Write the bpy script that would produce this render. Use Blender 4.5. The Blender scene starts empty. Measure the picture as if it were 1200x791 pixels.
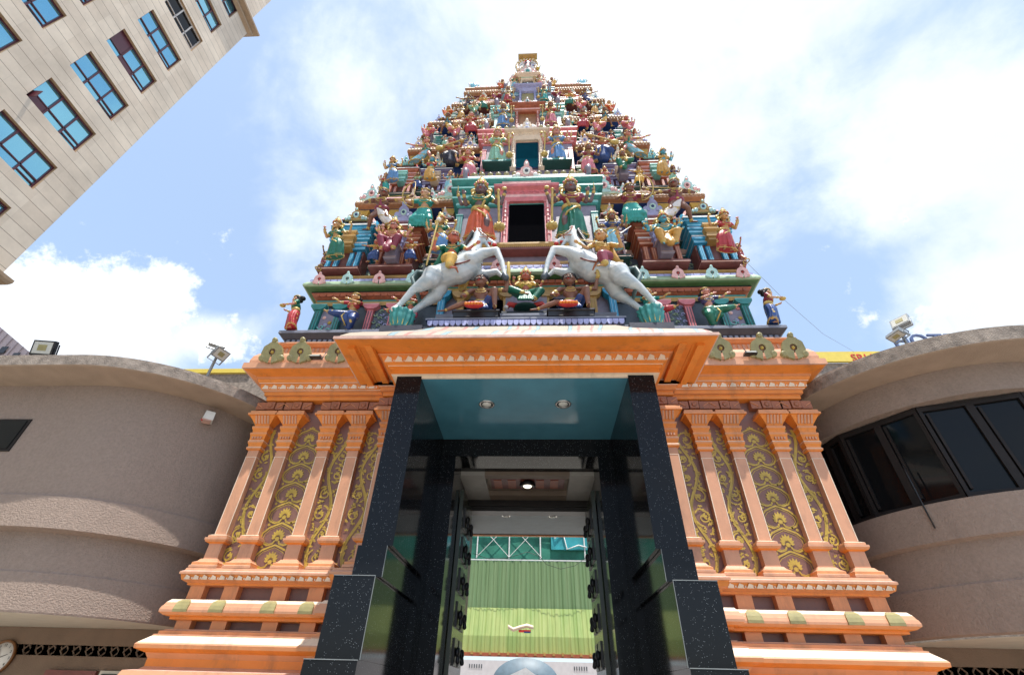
CLOUDS_ADD = [(900,100,.55,.32),(620,0,.45,.25),(1130,180,.22,.22),(60,360,.3,.10),(330,150,.35,.12),(1180,370,.16,.28),(210,330,.06,.25),(150,390,.15,.25),(160,250,.22,-.30),(260,340,.1,-.2),(980,330,.22,-.22),(830,260,.15,-.12),(260,390,.07,.25)]
CLOUD_LO, CLOUD_HI, VEIL, EXPO = .54, .74, .40, 0.36
CUMULUS = [(20,350,.20,.30),(120,410,.18,.28),(205,330,.05,.30),(165,350,.10,.25),(270,395,.10,.30),(1150,378,.17,.34),(1060,260,.10,.18),(240,290,.07,.18)]
import bpy, math, random
from mathutils import Vector, Matrix, noise
R = math.radians
random.seed(7)
C = bpy.context.scene.collection
scn = bpy.context.scene

# ------------------------------------------------------------------ materials
MATS = {}
def mat(name, col, rough=.5, var=.12, vscale=6, bump=0, bscale=30, metal=0, spec=.5, dirt=0, spots=None, coat=0):
    """painted / cast surface: base colour with patchy variation, optional grain bump, grime and printed spots"""
    if name in MATS: return MATS[name]
    m = bpy.data.materials.new(name); m.use_nodes = True
    nt = m.node_tree; N = nt.nodes; L = nt.links
    b = N['Principled BSDF']
    b.inputs['Roughness'].default_value = rough
    b.inputs['Metallic'].default_value = metal
    b.inputs['Specular IOR Level'].default_value = spec
    if coat: b.inputs['Coat Weight'].default_value = coat; b.inputs['Coat Roughness'].default_value = .08
    tc = N.new('ShaderNodeTexCoord')
    nz = N.new('ShaderNodeTexNoise'); nz.inputs['Scale'].default_value = vscale; nz.inputs['Detail'].default_value = 6
    L.new(tc.outputs['Object'], nz.inputs['Vector'])
    mr = N.new('ShaderNodeMapRange'); mr.inputs['From Min'].default_value = .3; mr.inputs['From Max'].default_value = .7
    mr.inputs['To Min'].default_value = 1-var; mr.inputs['To Max'].default_value = 1+var
    L.new(nz.outputs['Fac'], mr.inputs['Value'])
    mx = N.new('ShaderNodeMix'); mx.data_type = 'RGBA'; mx.blend_type = 'MULTIPLY'; mx.inputs[0].default_value = 1
    mx.inputs[6].default_value = (*col, 1)
    L.new(mr.outputs['Result'], mx.inputs[7])
    out = mx.outputs[2]
    if spots:
        vo = N.new('ShaderNodeTexVoronoi'); vo.inputs['Scale'].default_value = spots[1]
        L.new(tc.outputs['Object'], vo.inputs['Vector'])
        lt = N.new('ShaderNodeMath'); lt.operation = 'LESS_THAN'; lt.inputs[1].default_value = spots[2]
        L.new(vo.outputs['Distance'], lt.inputs[0])
        m2 = N.new('ShaderNodeMix'); m2.data_type = 'RGBA'
        L.new(lt.outputs[0], m2.inputs[0]); L.new(out, m2.inputs[6]); m2.inputs[7].default_value = (*spots[0], 1)
        out = m2.outputs[2]
    if dirt:
        n2 = N.new('ShaderNodeTexNoise'); n2.inputs['Scale'].default_value = 3.2; n2.inputs['Detail'].default_value = 9
        n2.inputs['Roughness'].default_value = .72
        mp = N.new('ShaderNodeMapping'); mp.inputs['Scale'].default_value = (1, 1, .35)
        L.new(tc.outputs['Object'], mp.inputs['Vector']); L.new(mp.outputs['Vector'], n2.inputs['Vector'])
        r2 = N.new('ShaderNodeMapRange'); r2.inputs['From Min'].default_value = .52; r2.inputs['From Max'].default_value = .72
        r2.inputs['To Max'].default_value = dirt
        L.new(n2.outputs['Fac'], r2.inputs['Value'])
        m3 = N.new('ShaderNodeMix'); m3.data_type = 'RGBA'; m3.inputs[7].default_value = (.07, .06, .055, 1)
        L.new(r2.outputs['Result'], m3.inputs[0]); L.new(out, m3.inputs[6]); out = m3.outputs[2]
    L.new(out, b.inputs['Base Color'])
    if bump:
        n3 = N.new('ShaderNodeTexNoise'); n3.inputs['Scale'].default_value = bscale; n3.inputs['Detail'].default_value = 5
        L.new(tc.outputs['Object'], n3.inputs['Vector'])
        bp = N.new('ShaderNodeBump'); bp.inputs['Strength'].default_value = bump; bp.inputs['Distance'].default_value = .02
        L.new(n3.outputs['Fac'], bp.inputs['Height']); L.new(bp.outputs['Normal'], b.inputs['Normal'])
    MATS[name] = m
    return m

def emis(name, col, s):
    m = bpy.data.materials.new(name); m.use_nodes = True
    b = m.node_tree.nodes['Principled BSDF']; b.inputs['Base Color'].default_value = (*col, 1)
    b.inputs['Emission Color'].default_value = (*col, 1); b.inputs['Emission Strength'].default_value = s
    MATS[name] = m; return m

# tower's enamel paints; white and cream also carry sunlit tops, void the openings' shade
PAL = dict(
 orange=(.80,.25,.035), orange_pale=(.70,.28,.11), peach=(.62,.31,.18), cream=(.82,.66,.50), brown=(.21,.10,.075), bracket=(.36,.12,.05),
 gold=(.48,.32,.05), olive=(.33,.29,.13), olive_dark=(.24,.20,.07), ledge=(.045,.045,.06), ledge_grey=(.20,.21,.26),
 teal=(.04,.27,.25), teal_light=(.22,.55,.52), blue=(.03,.30,.50), blue_light=(.25,.52,.68), navy=(.02,.05,.16),
 green=(.06,.15,.05), green_light=(.34,.46,.30), dark_green=(.012,.06,.05), maroon=(.20,.065,.055), rust=(.42,.12,.06),
 red=(.55,.04,.035), pink=(.68,.20,.22), pink_light=(.82,.48,.46), lilac=(.38,.40,.66), purple=(.18,.14,.26), mauve=(.24,.21,.27),
 white=(.80,.78,.74), mint=(.50,.74,.70), ochre=(.48,.29,.09), soffit=(.33,.15,.055), black=(.012,.012,.014), void=(.004,.004,.005), yellow=(.78,.56,.10),
 slate=(.06,.08,.10), skyblue=(.22,.55,.72), stonepink=(.62,.40,.33), crimson=(.42,.02,.05))
def pm(n):
    if n == 'void': return mat('paint_void', PAL[n], 1, 0, 5, spec=0)  # no paint: the shade of openings and gaps put into a colour
    if n in ('orange','orange_pale','peach','cream','brown','bracket'): return mat('paint_'+n, PAL[n], .45, .07, 5, .08, 40, dirt=.40)
    return mat('paint_'+n, PAL[n], .42, .16, 9, .12, 40, dirt=.35 if n not in('black','navy','dark_green') else .1)

# ------------------------------------------------------------------ mesh builder
class MB:
    def __init__(s): s.v = []; s.f = []; s.m = []; s.mats = []; s.sm = []
    def mi(s, m):
        if isinstance(m, str): m = pm(m)
        if m not in s.mats: s.mats.append(m)
        return s.mats.index(m)
    def add(s, vs, fs, m, smooth=False):
        o = len(s.v); s.v += [tuple(v) for v in vs]; i = s.mi(m)
        for f in fs: s.f.append([k+o for k in f]); s.m.append(i); s.sm.append(smooth)
        return s
    def box(s, x0, x1, y0, y1, z0, z1, m, tx=0, ty=0):
        """tx,ty: top inset"""
        v = [(x0,y0,z0),(x1,y0,z0),(x1,y1,z0),(x0,y1,z0),(x0+tx,y0+ty,z1),(x1-tx,y0+ty,z1),(x1-tx,y1-ty,z1),(x0+tx,y1-ty,z1)]
        return s.add(v, [(3,2,1,0),(4,5,6,7),(0,1,5,4),(1,2,6,5),(2,3,7,6),(3,0,4,7)], m)
    def obox(s, c, ax, ay, az, m):
        """oriented box: centre and three half-axis vectors"""
        c, ax, ay, az = map(Vector, (c, ax, ay, az)); v = []
        for k in ((-1,-1,-1),(1,-1,-1),(1,1,-1),(-1,1,-1),(-1,-1,1),(1,-1,1),(1,1,1),(-1,1,1)):
            v.append(c+ax*k[0]+ay*k[1]+az*k[2])
        return s.add(v, [(3,2,1,0),(4,5,6,7),(0,1,5,4),(1,2,6,5),(2,3,7,6),(3,0,4,7)], m)
    def mold(s, x0, x1, y0, y1, prof, cap=True, back=True):
        """prof [(offset, z, material)] bottom to top or top to bottom, wrapped round the rectangle"""
        o = len(s.v)
        for q in prof:
            d, z = q[0], q[1]; yb = y1+d if back else y1
            s.v += [(x0-d,y0-d,z),(x1+d,y0-d,z),(x1+d,yb,z),(x0-d,yb,z)]
        up = prof[-1][1] > prof[0][1]
        for i in range(len(prof)-1):
            k = s.mi(prof[i][2]); a = o+4*i
            for j in range(4):
                f = [a+j, a+(j+1)%4, a+4+(j+1)%4, a+4+j]
                s.f.append(f if up else f[::-1]); s.m.append(k); s.sm.append(False)
        if cap:
            for i, rev in ((0, up), (len(prof)-1, not up)):
                a = o+4*i; f = [a,a+1,a+2,a+3]
                s.f.append(f[::-1] if rev else f); s.m.append(s.mi(prof[min(i,len(prof)-2)][2])); s.sm.append(False)
        return s
    def loft(s, rings, m, cap=True, smooth=True, closed=True):
        n = len(rings[0]); vs = [p for r in rings for p in r]; fs = []
        for i in range(len(rings)-1):
            for j in range(n if closed else n-1):
                fs.append((i*n+j, i*n+(j+1)%n, (i+1)*n+(j+1)%n, (i+1)*n+j))
        if cap and closed: fs.append(tuple(range(n))[::-1]); fs.append(tuple((len(rings)-1)*n+j for j in range(n)))
        return s.add(vs, fs, m, smooth)
    def cap_(s, p0, p1, r0, r1=None, m='white', seg=10, flat=1.0):
        """tapered capsule; flat squashes it along y"""
        r1 = r0 if r1 is None else r1
        p0 = Vector(p0); p1 = Vector(p1); d = p1-p0
        if d.length < 1e-6: d = Vector((0,0,1e-4))
        d.normalize(); a = d.orthogonal().normalized(); b = d.cross(a); rings = []
        for t in (-80,-50,-20,0):
            c, q = math.cos(R(t)), math.sin(R(t)); rings.append((p0+d*(r0*q), r0*c))
        for t in (0,20,50,80):
            c, q = math.cos(R(t)), math.sin(R(t)); rings.append((p1+d*(r1*q), r1*c))
        rr = []
        for c, r in rings:
            ring = []
            for k in range(seg):
                w = a*math.cos(2*math.pi*k/seg)+b*math.sin(2*math.pi*k/seg)
                q = c+w*r
                if flat != 1: q.y = c.y+(q.y-c.y)*flat
                ring.append(q)
            rr.append(ring)
        return s.loft(rr, m)
    def ell(s, c, r, m='white', seg=14, rot=None):
        c = Vector(c); rr = []
        if not hasattr(r, '__len__'): r = (r,r,r)
        for i in range(1, 9):
            t = math.pi*i/9; ring = []
            for k in range(seg):
                p = 2*math.pi*k/seg
                q = Vector((r[0]*math.sin(t)*math.cos(p), r[1]*math.sin(t)*math.sin(p), -r[2]*math.cos(t)))
                if rot: q = rot @ q
                ring.append(c+q)
            rr.append(ring)
        return s.loft(rr, m)
    def tube(s, pts, r, m, seg=8, closed=False, cap=True):
        pts = [Vector(p) for p in pts]; n = len(pts); rr = []
        rs = r if hasattr(r, '__len__') else [r]*n
        pa = None
        for i in range(n):
            if closed: d = pts[(i+1)%n]-pts[i-1]
            else: d = pts[min(i+1,n-1)]-pts[max(i-1,0)]
            d.normalize()
            if pa is None: a = d.orthogonal().normalized()
            else:
                a = pa-d*pa.dot(d); a = a.normalized() if a.length > 1e-6 else d.orthogonal().normalized()
            pa = a; b = d.cross(a)
            rr.append([pts[i]+(a*math.cos(2*math.pi*k/seg)+b*math.sin(2*math.pi*k/seg))*rs[i] for k in range(seg)])
        if closed: rr.append(rr[0])
        return s.loft(rr, m, cap=cap and not closed)
    def lathe(s, c, prof, m, seg=16, axis='z', smooth=True):
        """prof [(r, h)]"""
        rr = []
        for r, h in prof:
            ring = []
            for k in range(seg):
                t = 2*math.pi*k/seg; x, y = r*math.cos(t), r*math.sin(t)
                ring.append((c[0]+x, c[1]+y, c[2]+h) if axis == 'z' else (c[0]+x, c[1]-h, c[2]+y) if axis == 'y' else (c[0]+h, c[1]+x, c[2]+y))
            rr.append(ring)
        return s.loft(rr, m, smooth=smooth)
    def plate(s, pts, y0, y1, m):
        """polygon in the xz plane, extruded from y0 (front) to y1"""
        n = len(pts)
        v = [(x,y0,z) for x,z in pts]+[(x,y1,z) for x,z in pts]
        f = [tuple(range(n)), tuple(range(2*n-1, n-1, -1))]+[(i,n+i,n+(i+1)%n,(i+1)%n) for i in range(n)]
        return s.add(v, f, m)
    def strip(s, pts, ws, y, m, th=.004):
        """ribbon along xz points with widths, standing th proud of y"""
        n = len(pts); L = []; Q = []
        for i in range(n):
            a = pts[max(i-1,0)]; b = pts[min(i+1,n-1)]; dx, dz = b[0]-a[0], b[1]-a[1]; l = math.hypot(dx,dz) or 1
            w = ws[i]/2; L.append((pts[i][0]-dz/l*w, pts[i][1]+dx/l*w)); Q.append((pts[i][0]+dz/l*w, pts[i][1]-dx/l*w))
        v = [(x,y-th,z) for x,z in L]+[(x,y-th,z) for x,z in Q]
        return s.add(v, [(i,n+i,n+i+1,i+1) for i in range(n-1)], m)
    def xf(s, M, start=0):
        for i in range(start, len(s.v)): s.v[i] = tuple(M @ Vector(s.v[i]))
        return s
    def mesh(s, name, org=(0,0,0)):
        me = bpy.data.meshes.new(name)
        o = org; me.from_pydata([(x-o[0],y-o[1],z-o[2]) for x,y,z in s.v], [], s.f)
        for m in s.mats: me.materials.append(m)
        me.polygons.foreach_set('material_index', s.m); me.polygons.foreach_set('use_smooth', s.sm)
        me.update(); return me
    def build(s, name, parent=None, label=None, fix=True):
        me = s.mesh(name, ORG.get(parent.name, (0,0,0)) if parent else (0,0,0))
        if fix: fixn(me)
        o = bpy.data.objects.new(name, me); C.objects.link(o)
        if parent: o.parent = parent; ORG[o.name] = ORG.get(parent.name, (0,0,0))
        if label: o['label'] = label
        return o
ORG = {}
def fixn(me):
    import bmesh
    bm = bmesh.new(); bm.from_mesh(me); bmesh.ops.recalc_face_normals(bm, faces=bm.faces); bm.to_mesh(me); bm.free()
def thing(name, label, cat, loc=(0,0,0), group=None, rz=0):
    o = bpy.data.objects.new(name, None); C.objects.link(o); o.location = loc; o.rotation_euler = (0,0,rz)
    o.empty_display_size = .2
    o['label'] = label; o['category'] = cat
    if group: o['group'] = group
    ORG[o.name] = tuple(loc); return o
def tag(o, label, cat, group=None):
    o['label'] = label; o['category'] = cat
    if group: o['group'] = group
    return o
def struct(name, mb): o = mb.build(name, fix=True); o['kind'] = 'structure'; return o

def remesh(mb, name, vox, smooth=4, mats=None, disp=None):
    """fuse overlapping solids into one continuous skin"""
    me = mb.mesh('tmp'); fixn(me)
    o = bpy.data.objects.new('tmp', me); C.objects.link(o)
    r = o.modifiers.new('r', 'REMESH'); r.mode = 'VOXEL'; r.voxel_size = vox; r.use_smooth_shade = True
    if smooth:
        q = o.modifiers.new('s', 'SMOOTH'); q.factor = .5; q.iterations = smooth
    dg = bpy.context.evaluated_depsgraph_get(); dg.update()
    new = bpy.data.meshes.new_from_object(o.evaluated_get(dg)); new.name = name
    new.materials.clear()
    for m in (mats or mb.mats): new.materials.append(m)
    new.polygons.foreach_set('material_index', [0]*len(new.polygons))
    new.polygons.foreach_set('use_smooth', [True]*len(new.polygons))
    bpy.data.objects.remove(o); bpy.data.meshes.remove(me)
    return new
# ------------------------------------------------------------------ camera, sun, sky
cd = bpy.data.cameras.new('camera'); cam = bpy.data.objects.new('camera', cd); C.objects.link(cam)
_f, _cx, _cy = 533., 600., 395.5
Zc = Vector((619-_cx, -(-283-_cy), -_f)).normalized()
_b = ((619-_cx)*(630-_cx)+_f*_f)/(_cy+283)
Yc = Vector((630-_cx, -_b, -_f)).normalized(); Xc = Yc.cross(Zc)
cam.matrix_world = Matrix.Translation((.13, 0, 1.6)) @ Matrix((Xc, Yc, Zc)).to_4x4()
cd.lens = 36*_f/1200; cd.sensor_width = 36; cd.clip_start = .05; cd.clip_end = 3000
scn.camera = cam
SUN = Vector((.10, -.25, .96)).normalized()
sl = bpy.data.lights.new('sun', 'SUN'); sl.energy = 5.0; sl.angle = R(.5); sl.color = (1, .955, .88)
so = bpy.data.objects.new('sun', sl); C.objects.link(so); so.location = (0, -5, 30)
so.rotation_euler = (-SUN).to_track_quat('-Z', 'Y').to_euler()
w = bpy.data.worlds.new('World'); scn.world = w; w.use_nodes = True
N = w.node_tree.nodes; L = w.node_tree.links; N.clear()
sky = N.new('ShaderNodeTexSky'); sky.sky_type = 'NISHITA'; sky.sun_disc = False
sky.sun_elevation = math.asin(SUN.z); sky.sun_rotation = math.atan2(SUN.x, SUN.y); sky.air_density = 1.0; sky.dust_density = 1.5
tc = N.new('ShaderNodeTexCoord')
def math_(op, a, b=None, c=None, clamp=False):
    n = N.new('ShaderNodeMath'); n.operation = op; n.use_clamp = clamp
    for i, x in enumerate((a, b, c)):
        if x is None: continue
        if isinstance(x, (int, float)): n.inputs[i].default_value = x
        else: L.new(x, n.inputs[i])
    return n.outputs[0]
def vnoise(scale, det, rough, loc=(0,0,0), sc=(1,1,1), dist=0):
    mp = N.new('ShaderNodeMapping'); mp.inputs['Location'].default_value = loc; mp.inputs['Scale'].default_value = sc
    L.new(tc.outputs['Generated'], mp.inputs['Vector'])
    n = N.new('ShaderNodeTexNoise'); n.inputs['Scale'].default_value = scale; n.inputs['Detail'].default_value = det
    n.inputs['Roughness'].default_value = rough; n.inputs['Distortion'].default_value = dist
    L.new(mp.outputs['Vector'], n.inputs['Vector']); return n.outputs['Fac']
def ray(px, py):
    return (cam.matrix_world.to_3x3() @ Vector((px-_cx, -(py-_cy), -_f))).normalized()
def blob(px, py, rad, amp):
    """a cloud bank around one compass direction: amp * (1 - dist/rad)"""
    d = ray(px, py)
    n = N.new('ShaderNodeVectorMath'); n.operation = 'DISTANCE'; L.new(tc.outputs['Generated'], n.inputs[0]); n.inputs[1].default_value = d
    return math_('MULTIPLY', math_('SUBTRACT', 1, math_('DIVIDE', n.outputs['Value'], rad), clamp=True), amp)
n1 = vnoise(2.4, 9, .55, (1.3, .4, 0), dist=.3); n2 = vnoise(7, 8, .6, (4, 2, 1), dist=.2)
f = math_('ADD', math_('MULTIPLY', n1, .75), math_('MULTIPLY', n2, .38))
for b in CLOUDS_ADD: f = math_('ADD', f, blob(*b))
# crisp cumulus low in the sky
n5 = vnoise(15, 10, .66, (2, 5, 1)); f2 = math_('MULTIPLY', n5, .9)
for b in CUMULUS: f2 = math_('ADD', f2, blob(*b))
cum = N.new('ShaderNodeMapRange'); cum.interpolation_type = 'SMOOTHSTEP'; cum.inputs['From Min'].default_value = .60; cum.inputs['From Max'].default_value = .74; L.new(f2, cum.inputs['Value'])
cov = N.new('ShaderNodeMapRange'); cov.interpolation_type = 'SMOOTHSTEP'
cov.inputs['From Min'].default_value = .55; cov.inputs['From Max'].default_value = .82
L.new(f, cov.inputs['Value'])
hz = N.new('ShaderNodeSeparateXYZ'); L.new(tc.outputs['Generated'], hz.inputs[0])
up = math_('MULTIPLY', math_('MAXIMUM', cov.outputs['Result'], cum.outputs['Result']), math_('MULTIPLY_ADD', hz.outputs['Z'], 8, .3, clamp=True), clamp=True)
bg1 = N.new('ShaderNodeBackground'); bg1.inputs['Strength'].default_value = .12
L.new(sky.outputs['Color'], bg1.inputs['Color'])
bg2 = N.new('ShaderNodeBackground')
cr = N.new('ShaderNodeMapRange'); cr.inputs['From Min'].default_value = .35; cr.inputs['From Max'].default_value = .75
cr.inputs['To Min'].default_value = CLOUD_LO; cr.inputs['To Max'].default_value = CLOUD_HI
L.new(vnoise(3.1, 7, .5, (7, 3, 2)), cr.inputs['Value'])
bg2.inputs['Color'].default_value = (1, .985, .96, 1); L.new(cr.outputs['Result'], bg2.inputs['Strength'])
mx = N.new('ShaderNodeMixShader'); L.new(up, mx.inputs[0]); L.new(bg1.outputs[0], mx.inputs[1]); L.new(bg2.outputs[0], mx.inputs[2])
# thin high veil over everything
veil = N.new('ShaderNodeBackground'); veil.inputs['Color'].default_value = (.58, .76, 1, 1); veil.inputs['Strength'].default_value = VEIL
ad = N.new('ShaderNodeAddShader'); L.new(mx.outputs[0], ad.inputs[0]); L.new(veil.outputs[0], ad.inputs[1])
ow = N.new('ShaderNodeOutputWorld'); L.new(ad.outputs[0], ow.inputs['Surface'])
vs = scn.view_settings; vs.view_transform = 'Standard'; vs.look = 'None'; vs.gamma = 1; vs.use_curve_mapping = False; vs.exposure = EXPO
scn.cycles.max_bounces = 8; scn.cycles.diffuse_bounces = 5; scn.cycles.glossy_bounces = 4
scn.cycles.use_denoising = True
# ground
g = MB(); g.box(-400, 400, -400, 600, -.3, 0, mat('paving', (.34,.32,.29), .8, .15, 3, .2, 20))
struct('ground', g)
g = MB(); g.box(-400, 400, -14, -5, .002, .006, mat('asphalt', (.055,.055,.06), .85, .2, 5, .3, 60)); struct('road', g)
# ------------------------------------------------------------------ ornament helpers
def kudu(mb, x, y, z, s, m, m2, hole='brown'):
    """flame-edged horseshoe arch ornament standing on (x,z), s tall, facing -y"""
    s *= 1.0; q0 = len(mb.v); n = 28; cz = z+s*.36; o = []; i_ = []
    for k in range(n+1):
        t = -math.pi*.96+math.pi*1.92*k/n
        ro = s*(.34+.035*abs(math.sin(t*4.5)))*(1+.18*abs(t)/2); ri = s*.13
        o.append((x+ro*math.sin(t), cz+ro*math.cos(t))); i_.append((x+ri*math.sin(t), cz+ri*math.cos(t)))
    th = s*.12
    v = [(a,y-th,b) for a,b in o]+[(a,y-th,b) for a,b in i_]+[(a,y,b) for a,b in o]+[(a,y,b) for a,b in i_]
    N_ = n+1; fs = []
    for k in range(n):
        fs += [(k,k+1,N_+k+1,N_+k),(2*N_+k,2*N_+k+1,k+1,k),(N_+k,N_+k+1,3*N_+k+1,3*N_+k)]
    mb.add(v, fs, m)
    mb.lathe((x,y-th*.4,cz), [(0.001,0),(s*.17,0),(s*.17,.01),(.001,.011)], hole, 12, 'y')
    mb.lathe((x,y-th*.4,cz), [(s*.06,0),(s*.07,s*.05),(s*.04,s*.08),(.001,s*.09)], m2, 10, 'y')
    for q in (-1,1):
        mb.lathe((x+q*s*.37, y-th*.1, z+s*.13), [(s*.13,0),(s*.13,s*.10),(s*.05,s*.14),(.001,s*.11)], m, 10, 'y')
    mb.lathe((x, y-th*.1, z+s*.84), [(s*.10,0),(s*.105,s*.10),(s*.04,s*.15),(.001,s*.13)], m, 10, 'y')
    mb.lathe((x, y-th*.1, z+s*.72), [(s*.13,0),(s*.13,s*.08),(.001,s*.09)], m, 10, 'y')
    lean(mb, q0, z, .30)
def lean(mb, q0, z, k):
    for i in range(q0, len(mb.v)): a = mb.v[i]; mb.v[i] = (a[0], a[1]-k*max(0,a[2]-z), a[2])
def crest(mb, x, y, z, w, h, m, m2, hole='navy'):
    """broad scrolled gable with a raised middle boss"""
    q0 = len(mb.v); pts = []
    prof = [(-.5,0),(-.52,.10),(-.46,.20),(-.38,.20),(-.36,.34),(-.28,.40),(-.21,.38),(-.19,.54),(-.12,.62),(-.07,.66),(-.09,.78),(-.05,.92),(0,1)]
    for a,b in prof: pts.append((x+a*w, z+b*h))
    for a,b in prof[-2::-1]: pts.append((x-a*w, z+b*h))
    mb.plate(pts, y-.05*w, y+.03*w, m)
    mb.lathe((x,y-.05*w,z+.36*h), [(.13*w,0),(.13*w,.02*w),(.09*w,.03*w),(.001,.02*w)], m2, 12, 'y')
    mb.lathe((x,y-.072*w,z+.36*h), [(.07*w,0),(.06*w,.01*w),(.001,.012*w)], hole, 10, 'y')
    for q in (-1,1):
        for a,b,r in ((.30,.14,.085),(.17,.22,.06),(.43,.09,.06)):
            mb.lathe((x+q*a*w,y-.05*w,z+b*h), [(r*w,0),(r*w,.02*w),(r*.4*w,.035*w),(.001,.02*w)], m2 if a != .17 else m, 9, 'y')
    mb.lathe((x,y-.05*w,z+.78*h), [(.05*w,0),(.05*w,.02*w),(.001,.03*w)], m2, 9, 'y')
    lean(mb, q0, z, .42)
def dentils(mb, x0, x1, y, z0, z1, n, m, d=.03, fill=.6):
    w = (x1-x0)/n
    for k in range(n):
        c = x0+w*(k+.5); mb.box(c-w*fill/2, c+w*fill/2, y-d, y+.01, z0, z1, m)
def lotus_row(mb, x0, x1, y, z, h, n, m, th=.006, lean=0):
    """row of half lotus rosettes modelled in relief"""
    w = (x1-x0)/n
    for k in range(n):
        c = x0+w*(k+.5)
        pts = [(c-w*.40,z)]
        for q in range(13):
            t = math.pi*(1-q/12); rr = 1-.22*abs(math.sin(t*2.5+math.pi/2))
            pts.append((c+math.cos(t)*w*.36*rr, z+.12*h+math.sin(t)*h*.85*rr))
        pts.append((c+w*.40,z))
        s0 = len(mb.v); mb.plate(pts, y-th, y+.004, m)
        for i in range(s0, len(mb.v)):
            a = mb.v[i]; mb.v[i] = (a[0], a[1]-lean*(a[2]-z)/h, a[2])
        mb.box(c+w*.44, c+w*.56, y-th, y+.003, z+.1*h, z+.5*h, m)
def petals(mb, x0, x1, y, z0, z1, n, m, down=True, d=.03):
    w = (x1-x0)/n
    for k in range(n):
        c = x0+w*(k+.5); h = z1-z0; pts = []
        for a,b in ((-.46,1),(-.46,.45),(-.3,.15),(0,0),(.3,.15),(.46,.45),(.46,1)):
            pts.append((c+a*w, z0+b*h if down else z1-b*h))
        mb.plate(pts if down else pts[::-1], y-d, y+.005, m)

# ------------------------------------------------------------------ temple tower, base storey
TW = thing('temple_tower', 'tall tiered temple gateway tower, orange base under many-coloured storeys of carved niches', 'temple tower', (0, 6, 0))
# profile (offset from x=4.0 / y=6.0, z)
pl = MB()
LOW = [(.60,0,'orange_pale'),(.60,.35,'orange_pale'),(.42,.42,'orange'),(.42,.9,'peach'),(.34,1.0,'orange'),(.34,1.35,'orange_pale'),
 (.27,1.42,'orange'),(.27,1.66,'peach'),(.25,1.72,'stonepink'),(.15,1.735,'peach'),(.12,1.76,'orange'),(.12,1.83,'orange_pale'),(.15,1.88,'orange'),
 (.24,1.915,'orange_pale'),(.245,1.95,'peach'),(.235,1.965,'cream'),(.15,2.035,'peach'),(.15,2.05,'peach'),(.12,2.055,'orange_pale'),(.12,2.085,'peach'),  # cream on the top slope: sunlight put into the colour
 (.085,2.095,'peach'),(.085,2.105,'brown'),(-.02,2.106,'brown')]
for sx in (-1, 1):
    a, b = (-4.0, -1.75) if sx < 0 else (1.75, 4.0)
    pl = MB(); pl.mold(a, b, 6.0, 10.8, LOW)
    pl.mold(a, b, 6.06, 10.8, [(0,2.10,'brown'),(0,2.56,'brown'),(0,2.561,'brown')])
    # projecting middle bay behind the granite
    c, d = (-2.13, -1.80) if sx < 0 else (1.80, 2.13)
    pl.mold(c, d, 5.86, 6.3, [(q[0],q[1]-.004,q[2]) for q in LOW[:-1]]); pl.build('plinth', TW)
def shafts(xs, y, z0, z1, hw, d, m, name):
    for x in xs:
        b = MB(); b.box(x-hw, x+hw, y-d, y+.08, z0, z1, m); b.build(name, TW)
PX = [2.47, 2.91, 3.51, 3.93]
blocksx = [s*x for x in PX for s in (-1,1)]
for x in blocksx+[-1.95,1.95]:
    for z0, z1 in ((2.105,2.20),(2.40,2.555)):
        b = MB(); b.box(x-.09, x+.09, 5.965 if abs(x)>2.2 else 5.84, 6.1, z0, z1, 'orange_pale'); b.build('plinth_block', TW)
b = MB()
for sx in (-1,1):
    for yy in (6.5,7.1,7.8,8.5,9.2,9.9):
        for z0, z1 in ((2.105,2.20),(2.40,2.555)): b.box(sx*4.035-.09*0-.05, sx*4.035+.05-.02, yy-.09, yy+.09, z0, z1, 'orange_pale')
b.build('side_plinth_blocks', TW)
TOR = [(.05,2.195,'orange'),(.085,2.20,'orange'),(.085,2.225,'orange'),(.14,2.235,'orange_pale'),(.18,2.262,'peach'),(.182,2.285,'peach'),
       (.172,2.32,'peach'),(.165,2.325,'peach'),(.15,2.36,'cream'),(.12,2.395,'peach'),(.08,2.40,'peach'),(.05,2.403,'peach')]  # cream upper curve carries sunlight in its colour
UP = [(.04,2.55,'orange_pale'),(.06,2.555,'orange'),(.06,2.575,'orange_pale'),(.115,2.60,'orange'),(.135,2.655,'peach'),(.15,2.66,'peach'),(.15,2.685,'stonepink'),
      (.12,2.70,'peach'),(.11,2.73,'peach'),(.02,2.735,'peach'),(.0,2.736,'peach')]
for sx in (-1, 1):
    t = MB(); u = MB(); lo = MB(); a, b_ = (-4.0, -1.75) if sx < 0 else (1.75, 4.0); c, d = (-2.13, -1.80) if sx < 0 else (1.80, 2.13)
    t.mold(a, b_, 6.0, 10.8, TOR); t.mold(c, d, 5.86, 6.3, [(q[0],q[1]-.003,q[2]) for q in TOR])
    u.mold(a, b_, 6.0, 10.8, UP); u.mold(c, d, 5.86, 6.3, [(q[0],q[1]-.003,q[2]) for q in UP])
    lotus_row(lo, *( (-4.09,-2.16) if sx<0 else (2.16,4.09)), 5.872, 2.602, .05, 18, 'cream', lean=.02)
    t.build('torus_moulding', TW); u.build('upper_moulding', TW); lo.build('lotus_frieze', TW)
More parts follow.
